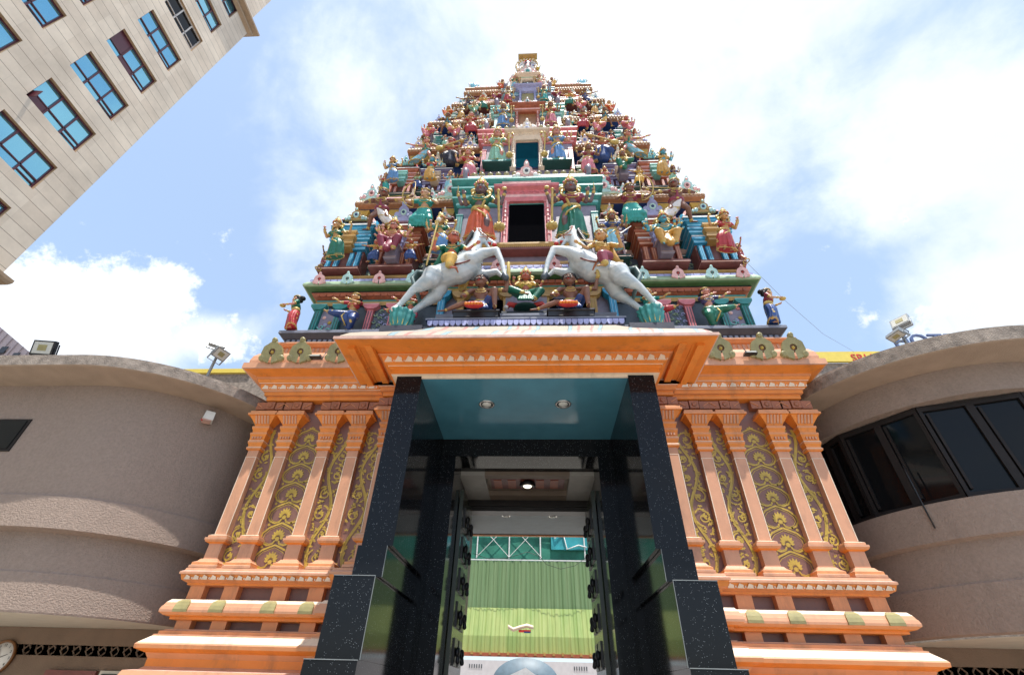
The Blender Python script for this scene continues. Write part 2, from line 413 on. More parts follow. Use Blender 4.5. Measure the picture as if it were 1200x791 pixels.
for x in blocksx:
    go = MB(); rings = []
    pr = [(.186,2.262),(.19,2.29),(.18,2.33),(.165,2.365),(.135,2.39)]
    hw = .082; vs = []
    for k,(o,z) in enumerate(pr):
        w_ = hw*(1,1,.98,.85,.5)[k]; vs += [(x-w_,6.0-o-.010,z),(x+w_,6.0-o-.010,z)]
    n = len(vs); vb = [(a,b+.03,c) for a,b,c in vs]
    fs = [(2*i,2*i+1,2*i+3,2*i+2) for i in range(4)]+[(n+2*i,2*i,2*i+2,n+2*i+2) for i in range(4)]+[(2*i+1,n+2*i+1,n+2*i+3,2*i+3) for i in range(4)]
    go.add(vs+vb, fs, 'olive'); go.build('gilded_boss', TW)
# wall
for sx in (-1, 1):
    wl = MB(); a, b_ = (-3.98, -1.3) if sx < 0 else (1.3, 3.98)
    wl.mold(a, b_, 6.09, 10.8, [(0,2.73,'brown'),(0,5.2,'brown'),(0,5.201,'brown')])
    a, b_ = (-2.10, -1.3) if sx < 0 else (1.3, 2.10)
    wl.mold(a, b_, 5.98, 6.3, [(0,2.73,'brown'),(0,4.6,'brown'),(0,5.2,'brown'),(0,5.201,'brown')])
    wl.build('wall', TW)
# pilasters
def base_pilaster(x, y):
    p = MB(); hw = .078
    def pc(b, prof): # wraps block around shaft
        b.mold(x-hw, x+hw, y, y+.11, prof, back=False)
    p.mold(x-hw, x+hw, y, y+.11, [(0,3.14,'peach'),(0,4.22,'peach'),(0,4.3,'peach')], back=False)
    p.mold(x-hw-.0, x+hw+.0, y, y+.11, [(.004,4.19,'cream'),(.004,4.197,'cream'),(.0,4.198,'cream')], back=False)
    for q in (-1,1):   # pale edge lines
        p.box(x+q*hw-.007*(q>0)-.001, x+q*hw+.007*(q<0)+.001, y-.003, y+.004, 3.15, 4.19, 'cream')
    o = p.build('pilaster', TW)
    b = MB()
    pc(b, [(.10,2.737,'peach'),(.10,2.765,'cream'),(.085,2.77,'orange_pale'),(.085,2.80,'peach'),(.05,2.82,'peach'),(.03,2.85,'peach'),(.012,2.855,'peach'),(.012,3.03,'orange'),  # cream on upward faces paints in the sunlit edges
           (.05,3.045,'orange_pale'),(.065,3.07,'peach'),(.065,3.095,'cream'),(.045,3.10,'peach'),(.045,3.125,'cream'),(.01,3.14,'peach'),(0,3.142,'peach')])
    b.build('base', o)
    c = MB()
    pc(c, [(0,4.295,'orange'),(.028,4.305,'orange_pale'),(.032,4.33,'cream'),(.02,4.345,'orange'),(.02,4.37,'orange'),(.036,4.40,'orange_pale'),(.040,4.425,'cream'),
           (.03,4.44,'orange'),(.035,4.50,'orange'),(.045,4.53,'orange_pale'),(.048,4.555,'cream'),(.030,4.565,'orange'),(.035,4.60,'orange'),(.050,4.625,'orange_pale'),(.053,4.655,'cream'),
           (.03,4.665,'orange'),(.035,4.685,'orange'),(.115,4.80,'orange'),(.14,4.805,'orange_pale'),(.14,4.835,'cream'),(.125,4.84,'orange_pale'),(.12,4.875,'cream'),(-.02,4.88,'orange_pale'),(-.03,4.95,'orange_pale')])  # cream upward faces: sunlit edges painted in
    for k in range(5):   # fluted leaves of the bell
        xx = x+(k-2)*.045
        c.obox((xx, y-.082, 4.745), (.013,0,0), (0,.008,0), (0,-.036,.05), 'peach')
    for k in range(4): c.box(x-.07+k*.04, x-.05+k*.04, y-.055, y-.03, 4.455, 4.49, 'peach')
    c.build('capital', o)
    k = MB()
    for dx, ww in ((-.15,.075),(0,.07),(.15,.075)):
        ex = .0 if dx == 0 else .015
        k.box(x+dx-ww+.004, x+dx+ww-.004, y-.03+ex, y+.12, 4.955, 5.075, 'bracket')
        if dx: 
            sgn = 1 if dx > 0 else -1
            k.obox((x+dx+sgn*.02, y-.034+ex, 5.02), (.045,0,-.03*sgn*-1), (0,.006,0), (.006*sgn,0,.008), 'orange_pale')
    k.lathe((x,y-.03,5.015), [(.035,0),(.035,.008),(.02,.012),(.001,.01)], 'bracket', 12, 'y')
    k.build('bracket', o)
for x in PX:
    base_pilaster(-x, 6.0); base_pilaster(x, 6.0)
base_pilaster(-1.98, 5.87); base_pilaster(1.98, 5.87)
# painted gold scrollwork
def spiral(mb, x, z, r, a0, sgn, y, m, turns=1.15, w=.02):
    pts = []; ws = []; n = 18
    for k in range(n+1):
        t = k/n; a = a0+sgn*2*math.pi*turns*t; q = r*(1-.82*t)
        pts.append((x+q*math.cos(a), z+q*math.sin(a))); ws.append(w*(1-.45*t))
    mb.strip(pts, ws, y, m)
    e = pts[-1]; blobp(mb, e[0], e[1], w*.85, y-.0006, m)
def blobp(mb, x, z, r, y, m, sx=1.0, rot=0, n=9):
    v = [(x+r*sx*math.cos(2*math.pi*k/n)*math.cos(rot)-r*math.sin(2*math.pi*k/n)*math.sin(rot), y-.004,
          z+r*sx*math.cos(2*math.pi*k/n)*math.sin(rot)+r*math.sin(2*math.pi*k/n)*math.cos(rot)) for k in range(n)]
    mb.add(v, [tuple(range(n))], m)
def leaf3(mb, x, z, a, s, y, m):
    for q in (-1,0,1):
        b = a+q*.95; blobp(mb, x+math.cos(b)*s, z+math.sin(b)*s, s*.45, y-.0003*(q+2), m, 1.7, b)
def vine(mb, xc, hw, z0, z1, y, sgn, m='gold', w=.02):
    w *= 1.35; H = z1-z0; per = 1.06; n = 90; pts = []; ws = []; A = hw*.58
    ph = .4
    for k in range(n+1):
        t = k/n; z = z0+H*t; a = 2*math.pi*(z-z0)/per*1.0+ph
        pts.append((xc+sgn*A*math.sin(a), z)); ws.append(w)
    mb.strip(pts, ws, y, m)
    mb.strip([(a+.022*sgn, b) for a,b in pts], [w*.35]*len(pts), y-.0012, m)
    k = 0; z = z0+per*.12
    while z < z1-.08:
        a = 2*math.pi*(z-z0)/per+ph
        side = -1 if math.sin(a)*sgn > 0 else 1      # curl sits in the concave side
        cx_ = xc+side*hw*.34; 
        r = hw*(.58+.10*random.random())
        yy = y-.0015-.0007*(k%3)
        spiral(mb, cx_, z, r, math.pi/2 if side > 0 else math.pi/2, side*sgn*(1 if k%2 else 1)*side*sgn*(-side), yy, m, 1.1, w*.8)
        leaf3(mb, cx_, z+r*.1, random.uniform(0,6.28), hw*.20, yy-.0008, m)
        for q in range(8):
            aa = random.uniform(0, 6.28)
            px_, pz_ = cx_+math.cos(aa)*r*1.12, z+math.sin(aa)*r*1.1
            if abs(px_-xc) < hw*.93: leaf3(mb, px_, pz_, aa, hw*.13, yy-.001-.0004*q, m)
        ox = xc-side*hw*.72
        leaf3(mb, ox, z+.05, math.pi/2, hw*.13, yy-.001, m)
        z += per*.25; k += 1
def fill_leaves(mb, xc, hw, z0, z1, y, n=64):
    for k in range(n):
        s_ = random.choice((-1,1)); leaf3(mb, xc+s_*hw*random.uniform(.30,.90), z0+(z1-z0)*(k+random.random())/n, random.uniform(0,6.28), hw*.13, y-.0004*(k%5), 'gold')
def heart(mb, x, z, w_, h, y, m):
    """spade-shaped medallion, point up, with a fan of petals"""
    for s_ in (-1, 1):
        P = [(0,1),(.12,.93),(.34,.78),(.48,.55),(.5,.32),(.40,.12),(.24,.04),(.10,.10),(.06,.22)]
        pts = []
        for i in range(len(P)-1):
            for t in (0,.5): pts.append(((P[i][0]*(1-t)+P[i+1][0]*t)*w_*s_+x, z+(P[i][1]*(1-t)+P[i+1][1]*t)*h))
        pts.append((P[-1][0]*w_*s_+x, z+P[-1][1]*h))
        mb.strip(pts, [.022]*len(pts), y-.0005*(s_+1), m)
        mb.strip([(x+(a-x)*.84, z+h*.05+(b-z)*.84) for a,b in pts], [.006]*len(pts), y-.002-.0005*(s_+1), m)
    cz = z+.34*h
    for k in range(9):
        a = math.pi*(k/8); c, s_ = math.cos(a), math.sin(a)
        r0, r1 = .10*h, (.30+.12*s_)*h
        q = [(x+c*r0*.9, cz+s_*r0), (x+c*(r0+r1)/2*.95-s_*.02, cz+s_*(r0+r1)/2+c*.02), (x+c*r1*.95, cz+s_*r1), (x+c*(r0+r1)/2*.95+s_*.02, cz+s_*(r0+r1)/2-c*.02)]
        mb.add([(p[0], y-.0045-.0004*(k%2), p[1]) for p in q], [(0,1,2,3)], m)
    n = 14
    mb.strip([(x+.075*h*math.cos(2*math.pi*k/n), cz-.04*h+.075*h*math.sin(2*math.pi*k/n)) for k in range(n+1)], [.011]*(n+1), y-.003, m)
    mb.add([(x+.02*a, y-.0075, cz-.04*h+.02*b) for a,b in ((1,0),(0,1),(-1,0),(0,-1))], [(0,1,2,3)], m)
for sx in (-1, 1):
    for k, (xc, hw) in enumerate(((2.69,.13),(3.72,.125),(2.22,.15))):
        s = MB(); vine(s, sx*xc, hw, 2.78, 4.66, 6.088 if xc > 2.2 else 6.088, sx if k != 1 else -sx); fill_leaves(s, sx*xc, hw, 2.78, 4.66, 6.085); s.build('painted_scroll', TW)
    s = MB()
    for k in range(7):
        z = 2.76+k*.272
        heart(s, sx*3.21, z, .45*(1-.015*k), .285, 6.088-.0015*(k%2), 'gold')
        for q in (-1,1): blobp(s, sx*3.21+q*.17, z+.262, .018, 6.087, 'gold'); blobp(s, sx*3.21+q*.12, z+.285, .013, 6.087, 'gold')
    leaf3(s, sx*3.21, 4.66, math.pi/2, .03, 6.086, 'gold')
    s.build('painted_medallion_chain', TW)
# frieze and main cornice
FR = [(.0,5.10,'orange'),(.03,5.105,'orange'),(.03,5.17,'orange_pale'),(.07,5.175,'orange'),(.07,5.22,'orange_pale'),(.10,5.235,'cream'),(.10,5.245,'orange'),(.12,5.25,'orange'),
      (.14,5.33,'orange_pale'),(.16,5.335,'cream'),(.16,5.345,'orange'),(.17,5.35,'orange'),(.19,5.39,'orange_pale'),(.205,5.395,'orange_pale'),(.205,5.43,'orange'),
      (.365,5.475,'stonepink'),(.385,5.478,'peach'),(.385,5.575,'stonepink'),(.335,5.585,'peach'),(.34,5.65,'peach'),(.325,5.74,'peach'),(.28,5.82,'peach'),(.22,5.87,'peach'),(.16,5.885,'peach'),
      (.14,5.89,'orange_pale'),(.14,6.03,'orange_pale'),(.17,6.035,'orange_pale'),(.22,6.075,'peach'),(.22,6.10,'stonepink'),(.08,6.14,'ledge')]
c = MB(); c.mold(-4, 4, 6.0, 10.8, FR)
c.mold(-2.13, 2.13, 5.87, 6.4, [(q[0],q[1]-.002,q[2]) for q in FR[:15]])
c.build('main_cornice', TW)
c = MB()
for sx in (-1,1): lotus_row(c, *((-4.12,-2.3) if sx<0 else (2.3,4.12)), 5.876, 5.253, .07, 13, 'cream', lean=.018)
dentils(c, -4.13, 4.13, 5.862, 5.93, 6.02, 110, 'peach', .012, .45)
c.build('cornice_frieze', TW)
for sx in (-1,1):
    for x in (3.95, 3.50, 2.90, 2.38):
        k = MB(); kudu(k, sx*x, 5.625, 5.578, .40, 'olive', 'gold', 'brown'); k.build('gable_ornament', TW)
# little cable lamp lying on the cornice
for sx, x in ((-1,3.22),(1,3.3)):
    nm = thing('floodlight', 'small dark bullet lamp lying on the orange cornice %s of the porch' % ('left' if sx<0 else 'right'), 'floodlight', (sx*x, 5.6, 5.59), 'lamps lying on the cornice')
    q = MB(); q.box(sx*x-.09, sx*x+.09, 5.50, 5.60, 5.60, 5.64, 'black', .01, .01); q.build('housing', nm)
    q = MB(); q.box(sx*x-.07, sx*x+.07, 5.496, 5.50, 5.607, 5.632, mat('lamp_glass', (.5,.5,.45), .1)); q.build('lens', nm)
    q = MB(); q.tube([(sx*x-.0,5.6,5.62),(sx*x+.04,5.66,5.70),(sx*x+.03,5.72,5.83),(sx*x+.12,5.9,5.92)], .008, 'black'); q.build('cable', nm)

# ------------------------------------------------------------------ granite porch
def granite():
    m = bpy.data.materials.new('black_granite'); m.use_nodes = True; nt = m.node_tree; N = nt.nodes; L = nt.links
    b = N['Principled BSDF']; tc = N.new('ShaderNodeTexCoord')
    v = N.new('ShaderNodeTexVoronoi'); v.inputs['Scale'].default_value = 70; L.new(tc.outputs['Object'], v.inputs['Vector'])
    lt = N.new('ShaderNodeMath'); lt.operation = 'LESS_THAN'; lt.inputs[1].default_value = .15; L.new(v.outputs['Distance'], lt.inputs[0])
    n = N.new('ShaderNodeTexNoise'); n.inputs['Scale'].default_value = 22; n.inputs['Detail'].default_value = 3; L.new(tc.outputs['Object'], n.inputs['Vector'])
    g = N.new('ShaderNodeMath'); g.operation = 'GREATER_THAN'; g.inputs[1].default_value = .50; L.new(n.outputs['Fac'], g.inputs[0])
    k = N.new('ShaderNodeMath'); k.operation = 'MULTIPLY'; L.new(lt.outputs[0], k.inputs[0]); L.new(g.outputs[0], k.inputs[1])
    mx = N.new('ShaderNodeMix'); mx.data_type = 'RGBA'; mx.inputs[6].default_value = (.008,.009,.011,1); mx.inputs[7].default_value = (.26,.29,.31,1)
    L.new(k.outputs[0], mx.inputs[0]); L.new(mx.outputs[2], b.inputs['Base Color'])
    r2 = N.new('ShaderNodeMapRange'); r2.inputs['To Min'].default_value = .05; r2.inputs['To Max'].default_value = .14
    L.new(n.outputs['Fac'], r2.inputs['Value']); L.new(r2.outputs['Result'], b.inputs['Roughness'])
    b.inputs['Specular IOR Level'].default_value = .2
    MATS['granite'] = m; return m
GR = granite(); JOINT = mat('joint', (.22,.24,.24), .6)
PO = thing('entrance_porch', 'black granite entrance porch with orange moulded canopy and blue-green soffit', 'porch', (0, 4.6, 0))
for sx in (-1, 1):
    p = MB()
    def bx(x0, x1, y0, y1, z0, z1, m=GR):
        a, b_ = sorted((sx*x0, sx*x1)); p.box(a, b_, y0, y1, z0, z1, m)
    bx(1.24, 1.545, 4.60, 5.95, 2.70, 4.64)
    bx(1.285, 1.57, 4.575, 5.95, 2.425, 2.695)
    bx(1.32, 1.70, 4.49, 5.95, 1.80, 2.42)
    bx(1.32, 1.765, 4.44, 5.95, 0, 1.795)
    bx(1.33, 1.545, 4.70, 5.95, 2.69, 2.705); bx(1.33, 1.56, 4.60, 5.95, 2.415, 2.43); bx(1.33,1.69,4.51,5.95,1.79,1.805)
    bx(1.24, 1.40, 5.95, 6.27, 0, 4.64)
    p.build('pillar', PO)
    e = MB()   # pale ground edges of the slabs
    for x0, x1, y, z in ((1.318,1.702,4.486,2.421),(1.318,1.767,4.436,1.796)):
        a, b_ = sorted((sx*x0, sx*x1)); e.box(a, b_, y, y+.01, z-.003, z+.003, JOINT)
    for x, y, z0, z1 in ((1.32,4.487,1.80,2.42),(1.285,4.572,2.425,2.695)):
        e.box(sx*x-.002, sx*x+.002, y, y+.01, z0, z1, JOINT)
    e.build('slab_joint', PO)
    j = MB(); a, b_ = sorted((sx*1.03, sx*1.40)); j.box(a, b_, 6.275, 6.85, 0, 4.33, GR); j.build('door_jamb', PO)
l = MB(); l.box(-1.40, 1.40, 6.275, 6.85, 4.335, 4.75, GR)
l.build('lintel', PO)
te = MB(); te.box(-1.243, 1.243, 4.625, 6.27, 4.60, 4.66, mat('teal_ceiling', (.085,.28,.38), .16, .10, 3, .04, 6, coat=.5))
te.box(-1.243, 1.243, 4.60, 4.62, 4.602, 4.66, 'cream')
te.build('soffit', PO)
def downlight(x, y, z, r=.075, label='', parent=None, lit=False, nm='downlight'):
    t = thing(nm, label, 'ceiling light', (x, y, z), 'round ceiling lights')
    q = MB(); q.lathe((x,y,z), [(r,0),(r,-.012),(r*.78,-.014),(r*.72,.0)], mat('chrome', (.7,.7,.68), .25, .05, metal=.8), 20); q.build('rim', t)
    q = MB(); q.lathe((x,y,z-.004), [(r*.6,0),(r*.55,-.012),(r*.2,-.016),(.001,-.016)], mat('bulb', (.75,.75,.70), .15), 14); q.build('bulb', t)
    q = MB(); q.lathe((x,y,z), [(r*.72,0.001),(r*.72,-.003),(.001,-.003)], 'black', 14); q.build('reflector', t)
downlight(-.50, 5.22, 4.599, .105, label='left recessed light in the blue-green porch ceiling')
downlight(.50, 5.22, 4.599, .105, label='right recessed light in the blue-green porch ceiling')
YBK = 4.99
# canopy: offset from x=1.58, y=4.58
CA = [(-.05,4.63,'cream'),(.03,4.632,'orange'),(.03,4.70,'orange'),(.065,4.705,'orange'),(.065,4.725,'cream'),(.075,4.727,'orange'),(.09,4.74,'orange'),(.12,4.745,'orange'),
      (.16,4.82,'orange_pale'),(.19,4.825,'orange'),(.19,4.84,'orange'),(.36,4.80,'orange'),(.36,4.79,'orange'),(.57,4.752,'stonepink'),(.585,4.755,'stonepink'),(.585,4.79,'stonepink'),(.56,4.80,'stonepink')]
c = MB(); c.mold(-1.58, 1.58, 4.58, YBK, CA, cap=False, back=False)
c.add([(-2.16,YBK,4.755),(2.16,YBK,4.755),(2.16,YBK,4.83),(1.6,YBK,5.5),(-1.6,YBK,5.5),(-2.16,YBK,4.83)], [(0,1,2,3,4,5)], 'orange')
c.build('canopy_cornice', PO)
c = MB(); c.box(-1.56, 1.56, YBK+.003, 5.86, 4.645, 5.62, 'orange'); c.build('canopy_neck', PO)
for sx in (-1,1): c = MB(); a, b_ = sorted((sx*1.44, sx*2.04)); c.box(a, b_, 4.86, 5.9, 5.5, 5.665, 'ledge'); c.build('roof_block', PO)
c = MB(); lotus_row(c, -1.70, 1.70, 4.452, 4.748, .065, 27, 'cream', lean=.035)
for sx in (-1,1):      # stepped mouldings under the side overhang
    for xa, xb, z in ((1.78,1.86,4.775),(1.97,2.05,4.735)): a, b_ = sorted((sx*xa, sx*xb)); c.box(a, b_, 4.17, YBK-.003, z, 4.83, 'orange', .0, .0)
c.build('canopy_frieze', PO)
for x0,x1,z in ((-2.2,-1.6,0),(1.6,2.2,0)):
    pass
# painted sloping roof of the canopy
m = bpy.data.materials.new('painted_roof'); m.use_nodes = True; nt = m.node_tree; N = nt.nodes; L = nt.links
tc = N.new('ShaderNodeTexCoord'); wv = N.new('ShaderNodeTexWave'); wv.inputs['Scale'].default_value = .32; wv.inputs['Distortion'].default_value = 9; wv.inputs['Detail'].default_value = 1; wv.inputs['Detail Scale'].default_value = .8
L.new(tc.outputs['Object'], wv.inputs['Vector']); r_ = N.new('ShaderNodeValToRGB'); L.new(wv.outputs['Fac'], r_.inputs[0])
el = r_.color_ramp.elements; r_.color_ramp.interpolation = 'CONSTANT'
el[0].position = 0; el[0].color = (.40,.33,.25,1); el[1].position = .42; el[1].color = (.12,.12,.12,1)
for p_, c_ in ((.45,(.22,.34,.37,1)),(.62,(.12,.12,.12,1)),(.63,(.42,.35,.28,1)),(.85,(.45,.18,.15,1)),(.93,(.4,.33,.26,1))):
    e = el.new(p_); e.color = c_
L.new(r_.outputs[0], N['Principled BSDF'].inputs['Base Color']); N['Principled BSDF'].inputs['Roughness'].default_value = .5
c = MB(); rr = []
for o, z in ((.55,4.80),(.535,4.84),(.47,4.93),(.36,5.03),(.20,5.16),(.05,5.29),(-.12,5.44),(-.32,5.655)):
    k = .55-o; rr.append((o, z))
c.mold(-1.58, 1.58, 4.58, YBK-.004, [(o-0.0, z, m) for o, z in rr], cap=False, back=False); c.box(-1.27,1.27,4.9,5.8,5.64,5.655,m)
c.build('canopy_roof', PO)

# ------------------------------------------------------------------ passage through the tower
WH = mat('plaster_white', (.42,.40,.36), .6, .08); BEI = mat('plaster_beige', (.26,.20,.15), .6, .1); DW = mat('dark_wood', (.02,.016,.014), .35, .3)
p = MB()
p.box(-1.4, 1.4, 6.85, 8.0, 4.36, 4.44, BEI)
for x0,x1,y0,y1 in ((-1.4,-.66,6.86,8),(.66,1.4,6.86,8),(-.66,.66,6.86,7.0),(-.66,.66,7.75,8.0)): p.box(x0,x1,y0,y1,4.28,4.358, WH if x0<-.7 or x0>.6 else BEI)
p.build('porch_ceiling', TW)
p = MB(); p.box(-.6, .6, 7.15, 7.6, 4.335, 4.357, 'maroon'); 
for k in range(5): p.box(-.55+k*.23, -.42+k*.23, 7.2, 7.55, 4.325, 4.336, 'rust')
p.build('ceiling_panel', TW)
t = thing('ceiling_light', 'round black-rimmed ceiling lamp glowing in the brown coffer above the doorway', 'ceiling light', (0, 7.3, 4.32))
q = MB(); q.lathe((0,7.3,4.33), [(.12,0),(.13,-.05),(.10,-.07),(.09,-.06)], 'black', 20); q.build('rim', t)
q = MB(); q.lathe((0,7.3,4.285), [(.085,0),(.06,-.03),(.001,-.035)], emis('lamp_glow', (1,.9,.7), 1.6), 16); q.build('bulb', t)
p = MB(); p.box(-1.4, 1.4, 8.0, 8.25, 4.09, 4.62, DW); p.box(-1.03,1.03,7.95,8.0,4.16,4.22,DW); p.build('door_lintel', TW)
p = MB()
for sx in (-1,1):
    a, b_ = sorted((sx*1.05, sx*1.4)); p.box(a, b_, 6.86, 8.24, 0, 4.28, GR)
    a, b_ = sorted((sx*1.42, sx*1.6)); p.box(a, b_, 8.26, 10.9, 0, 4.7, WH)
p.build('passage_wall', TW)
p = MB(); p.box(-1.42, 1.42, 8.26, 11.0, 4.50, 4.58, mat('passage_ceiling', (.26,.32,.35), .5, .08)); p.box(-1.6, 1.6, 11.0, 11.1, 4.48, 5.4, 'orange')
p.build('passage_ceiling', TW)
for k, x in enumerate((-.62, 0, .62)):
    t = thing('ceiling_fan_lamp', '%s of the three dark round lattice lamps beyond the doorway' % ('leftmost','middle','rightmost')[k], 'ceiling light', (x, 8.9, 4.50), 'lattice lamps in the passage')
    q = MB(); q.lathe((x,8.9,4.50), [(.13,0),(.14,-.03),(.12,-.045),(.05,-.055),(.001,-.05)], 'black', 20)
    for j in range(8): q.obox((x+.08*math.cos(j*.785), 8.9+.08*math.sin(j*.785), 4.446), (.03*math.cos(j*.785),.03*math.sin(j*.785),0), (-.008*math.sin(j*.785),.008*math.cos(j*.785),0), (0,0,.004), JOINT)
    q.build('shade', t)
downlight(-.48, 9.6, 4.498, .09, 'left round spotlight in the pale passage ceiling beyond the door')
downlight(.48, 9.6, 4.498, .09, 'right round spotlight in the pale passage ceiling beyond the door')
# doors standing open, studded with bells
for sx in (-1, 1):
    d = thing('temple_door', 'tall dark %s door leaf standing open, hung with rows of small black bells' % ('left','right')[sx>0], 'door', (sx*1.0, 8.0, 0), 'open temple doors')
    q = MB(); a, b_ = sorted((sx*.965, sx*1.02)); q.box(a, b_, 6.90, 7.98, .02, 4.06, mat('door_lacquer', (.045,.05,.035), .22, .15))  # lacquer tinted green-grey in place of green reflected on the leaf
    q.build('leaf', d)
    for r_ in range(9):
        for c_ in range(2):
            z = .35+r_*.42; y = 7.25+c_*.42
            b = MB()
            b.box(min(sx*.965,sx*.945), max(sx*.965,sx*.945), y-.15, y+.15, z-.15, z+.15, DW)
            b.build('panel', d)
            b = MB(); b.ell((sx*.92, y, z), (.035,.06,.06), 'black', 10); b.cap_((sx*.92,y,z+.03),(sx*.91,y,z-.10),.012,.03,'black',8); b.build('bell', d)
# a few sprays of red and white flowers by the jambs
# ------------------------------------------------------------------ what shows through the doorway
def ribbed(name, c1, c2, sc):
    m = bpy.data.materials.new(name); m.use_nodes = True; nt = m.node_tree; N = nt.nodes; L = nt.links
    tc = N.new('ShaderNodeTexCoord'); mp = N.new('ShaderNodeMapping'); mp.inputs['Scale'].default_value = (sc, sc, .12); L.new(tc.outputs['Object'], mp.inputs['Vector'])
    n = N.new('ShaderNodeTexNoise'); n.inputs['Scale'].default_value = 1.3; n.inputs['Detail'].default_value = 6; L.new(mp.outputs['Vector'], n.inputs['Vector'])
    mx = N.new('ShaderNodeMix'); mx.data_type = 'RGBA'; mx.inputs[6].default_value = (*c1,1); mx.inputs[7].default_value = (*c2,1)
    mr = N.new('ShaderNodeMapRange'); mr.inputs['From Min'].default_value = .35; mr.inputs['From Max'].default_value = .65
    L.new(n.outputs['Fac'], mr.inputs['Value']); L.new(mr.outputs['Result'], mx.inputs[0]); L.new(mx.outputs[2], N['Principled BSDF'].inputs['Base Color'])
    N['Principled BSDF'].inputs['Roughness'].default_value = .5; return m
HL = thing('shed_building', 'green corrugated metal shed seen through the doorway, torn netting on its top', 'shed', (0, 25, 0))
def corr(x0, x1, zs, ys, m, pitch=.2, amp=.035):
    b = MB(); n = int((x1-x0)/pitch*4); rr = []
    for z, y in zip(zs, ys):
        rr.append([(x0+(x1-x0)*k/n, y-amp*(math.sin(2*math.pi*k/4)>0)-amp*.4*math.sin(k*.7+z), z) for k in range(n+1)])
    return b.loft(rr, m, closed=False, smooth=False)
corr(-9, 9, (4.75,6.92), (25,25), ribbed('green_sheet_upper', (.15,.25,.11), (.21,.31,.15), 3)).build('upper_sheeting', HL)
corr(-9, 9, (3.05,3.7,4.85), (24.5,24.55,24.9), ribbed('green_sheet_lower', (.25,.36,.11), (.36,.43,.15), 2.2)).build('lower_sheeting', HL)
b = MB(); b.box(-9, 9, 25.2, 25.4, 6.9, 12, mat('green_net', (.03,.20,.14), .8, .3, 2, .3, 8)); b.build('netting', HL)
b = MB(); b.box(.9, 3.5, 25.05, 25.15, 7.5, 10.2, mat('blue_tarp', (.03,.30,.34), .5, .3, 1.5, .6, 3)); b.box(-4, .9, 25.05, 25.15, 8.75, 10.2, MATS['blue_tarp']); b.build('tarpaulin', HL)
b = MB(); WS = mat('frame_white', (.7,.72,.7), .5)
for x in (-2.9,-1.25,.35,2.6): b.box(x-.03, x+.03, 25.0, 25.04, 7.05, 8.8, WS)
for z in (6.97, 8.75): b.box(-3.5, 3.2, 24.98, 25.02, z-.025, z+.025, WS)
for x in (-2.9,-1.25): 
    b.cap_((x,25,7.1),(x+1.65,25,8.75),.015,.015,WS,6); b.cap_((x,25,8.75),(x+1.65,25,7.1),.015,.015,WS,6)
b.tube([(-3.1,24.98,8.75),(-2.2,24.98,8.62),(-.6,24.98,8.85),(.3,24.98,8.6),(1.0,24.98,8.5),(1.1,24.98,8.0),(1.5,24.98,8.4),(1.7,24.98,7.5),(2.3,24.98,7.7),(2.7,24.98,7.6)], .035, WS, 6)
b.build('frame', HL)
b = MB(); b.box(-9, 9, 24.3, 24.6, 2.93, 3.06, 'rust'); 
for k in range(30): b.box(-6+k*.4, -5.9+k*.4, 24.2, 24.35, 2.98, 3.1, 'ochre')
b.build('eaves', HL)
b = MB(); b.tube([(-3,24.3,7.1),(-2.2,24.3,6.85),(-1.3,24.3,6.9),(-.3,24.3,7.2),(.3,24.3,7.0),(.6,24.3,6.65),(1.3,24.3,6.45),(2.0,24.3,6.6),(2.6,24.3,7.0)], .012, 'black', 5)
st = b.build('cable_string', None)
tag(st, 'string of small bulbs sagging across the green corrugated sheeting', 'string lights')
BN = thing('hoarding', 'white printed hoarding with a picture of a pale columned building in a blue oval', 'hoarding', (0, 23, 0))
b = MB(); b.box(-6, 6, 23.0, 23.05, 0, 2.72, mat('hoarding_white', (.62,.60,.62), .5, .06)); b.build('board', BN)
b = MB(); b.lathe((-.35,22.995,2.0), [(1.35,0),(1.35,.004),(.001,.005)], mat('oval_blue', (.13,.19,.24), .5), 40, 'y')
for i in range(len(b.v)): a = b.v[i]; b.v[i] = (a[0], a[1], 2.0+(a[2]-2.0)*.62)
b.build('oval', BN)
b = MB()
b.add([(-1.1,22.985,1.3),(.35,22.985,1.3),(.35,22.985,2.1),(-.35,22.985,2.5),(-1.1,22.985,2.2)], [(0,1,2,3,4)], mat('pale_print', (.55,.56,.58), .5))
for k in range(7): b.box(-.98+k*.18, -.91+k*.18, 22.975, 22.98, 1.3, 2.1+k*.03, 'slate')
b.build('printed_building', BN)
b = MB()
for x in (-2.4, 1.9): b.box(x-.3, x+.3, 22.98, 22.99, 1.95, 2.05, 'crimson')
for x in (-2.4, 1.9):
    for k in range(6): b.box(x-.28+k*.1, x-.24+k*.1, 22.98, 22.99, 2.45, 2.58, 'slate')
b.build('printed_mark', BN)
# yellow bird-like banner hanging in front
t = thing('hanging_ornament', 'small curved yellow and red pennant hanging against the green sheeting', 'pennant', (-.55, 20, 3.1))
b = MB(); pts = [(-.95,20,3.62),(-.75,20,3.52),(-.5,20,3.60),(-.25,20,3.66),(0,20,3.60)]
b.loft([[(x,y,z-.07),(x,y-.03,z),(x,y,z+.06),(x,y+.03,z)] for x,y,z in pts], 'cream'); b.build('ribbon', t)
b = MB(); b.box(-.55,-.1,20.0,20.02,3.44,3.52,'red'); b.box(-.35,-.1,19.98,20.0,3.42,3.47,'navy'); b.build('tassel', t)
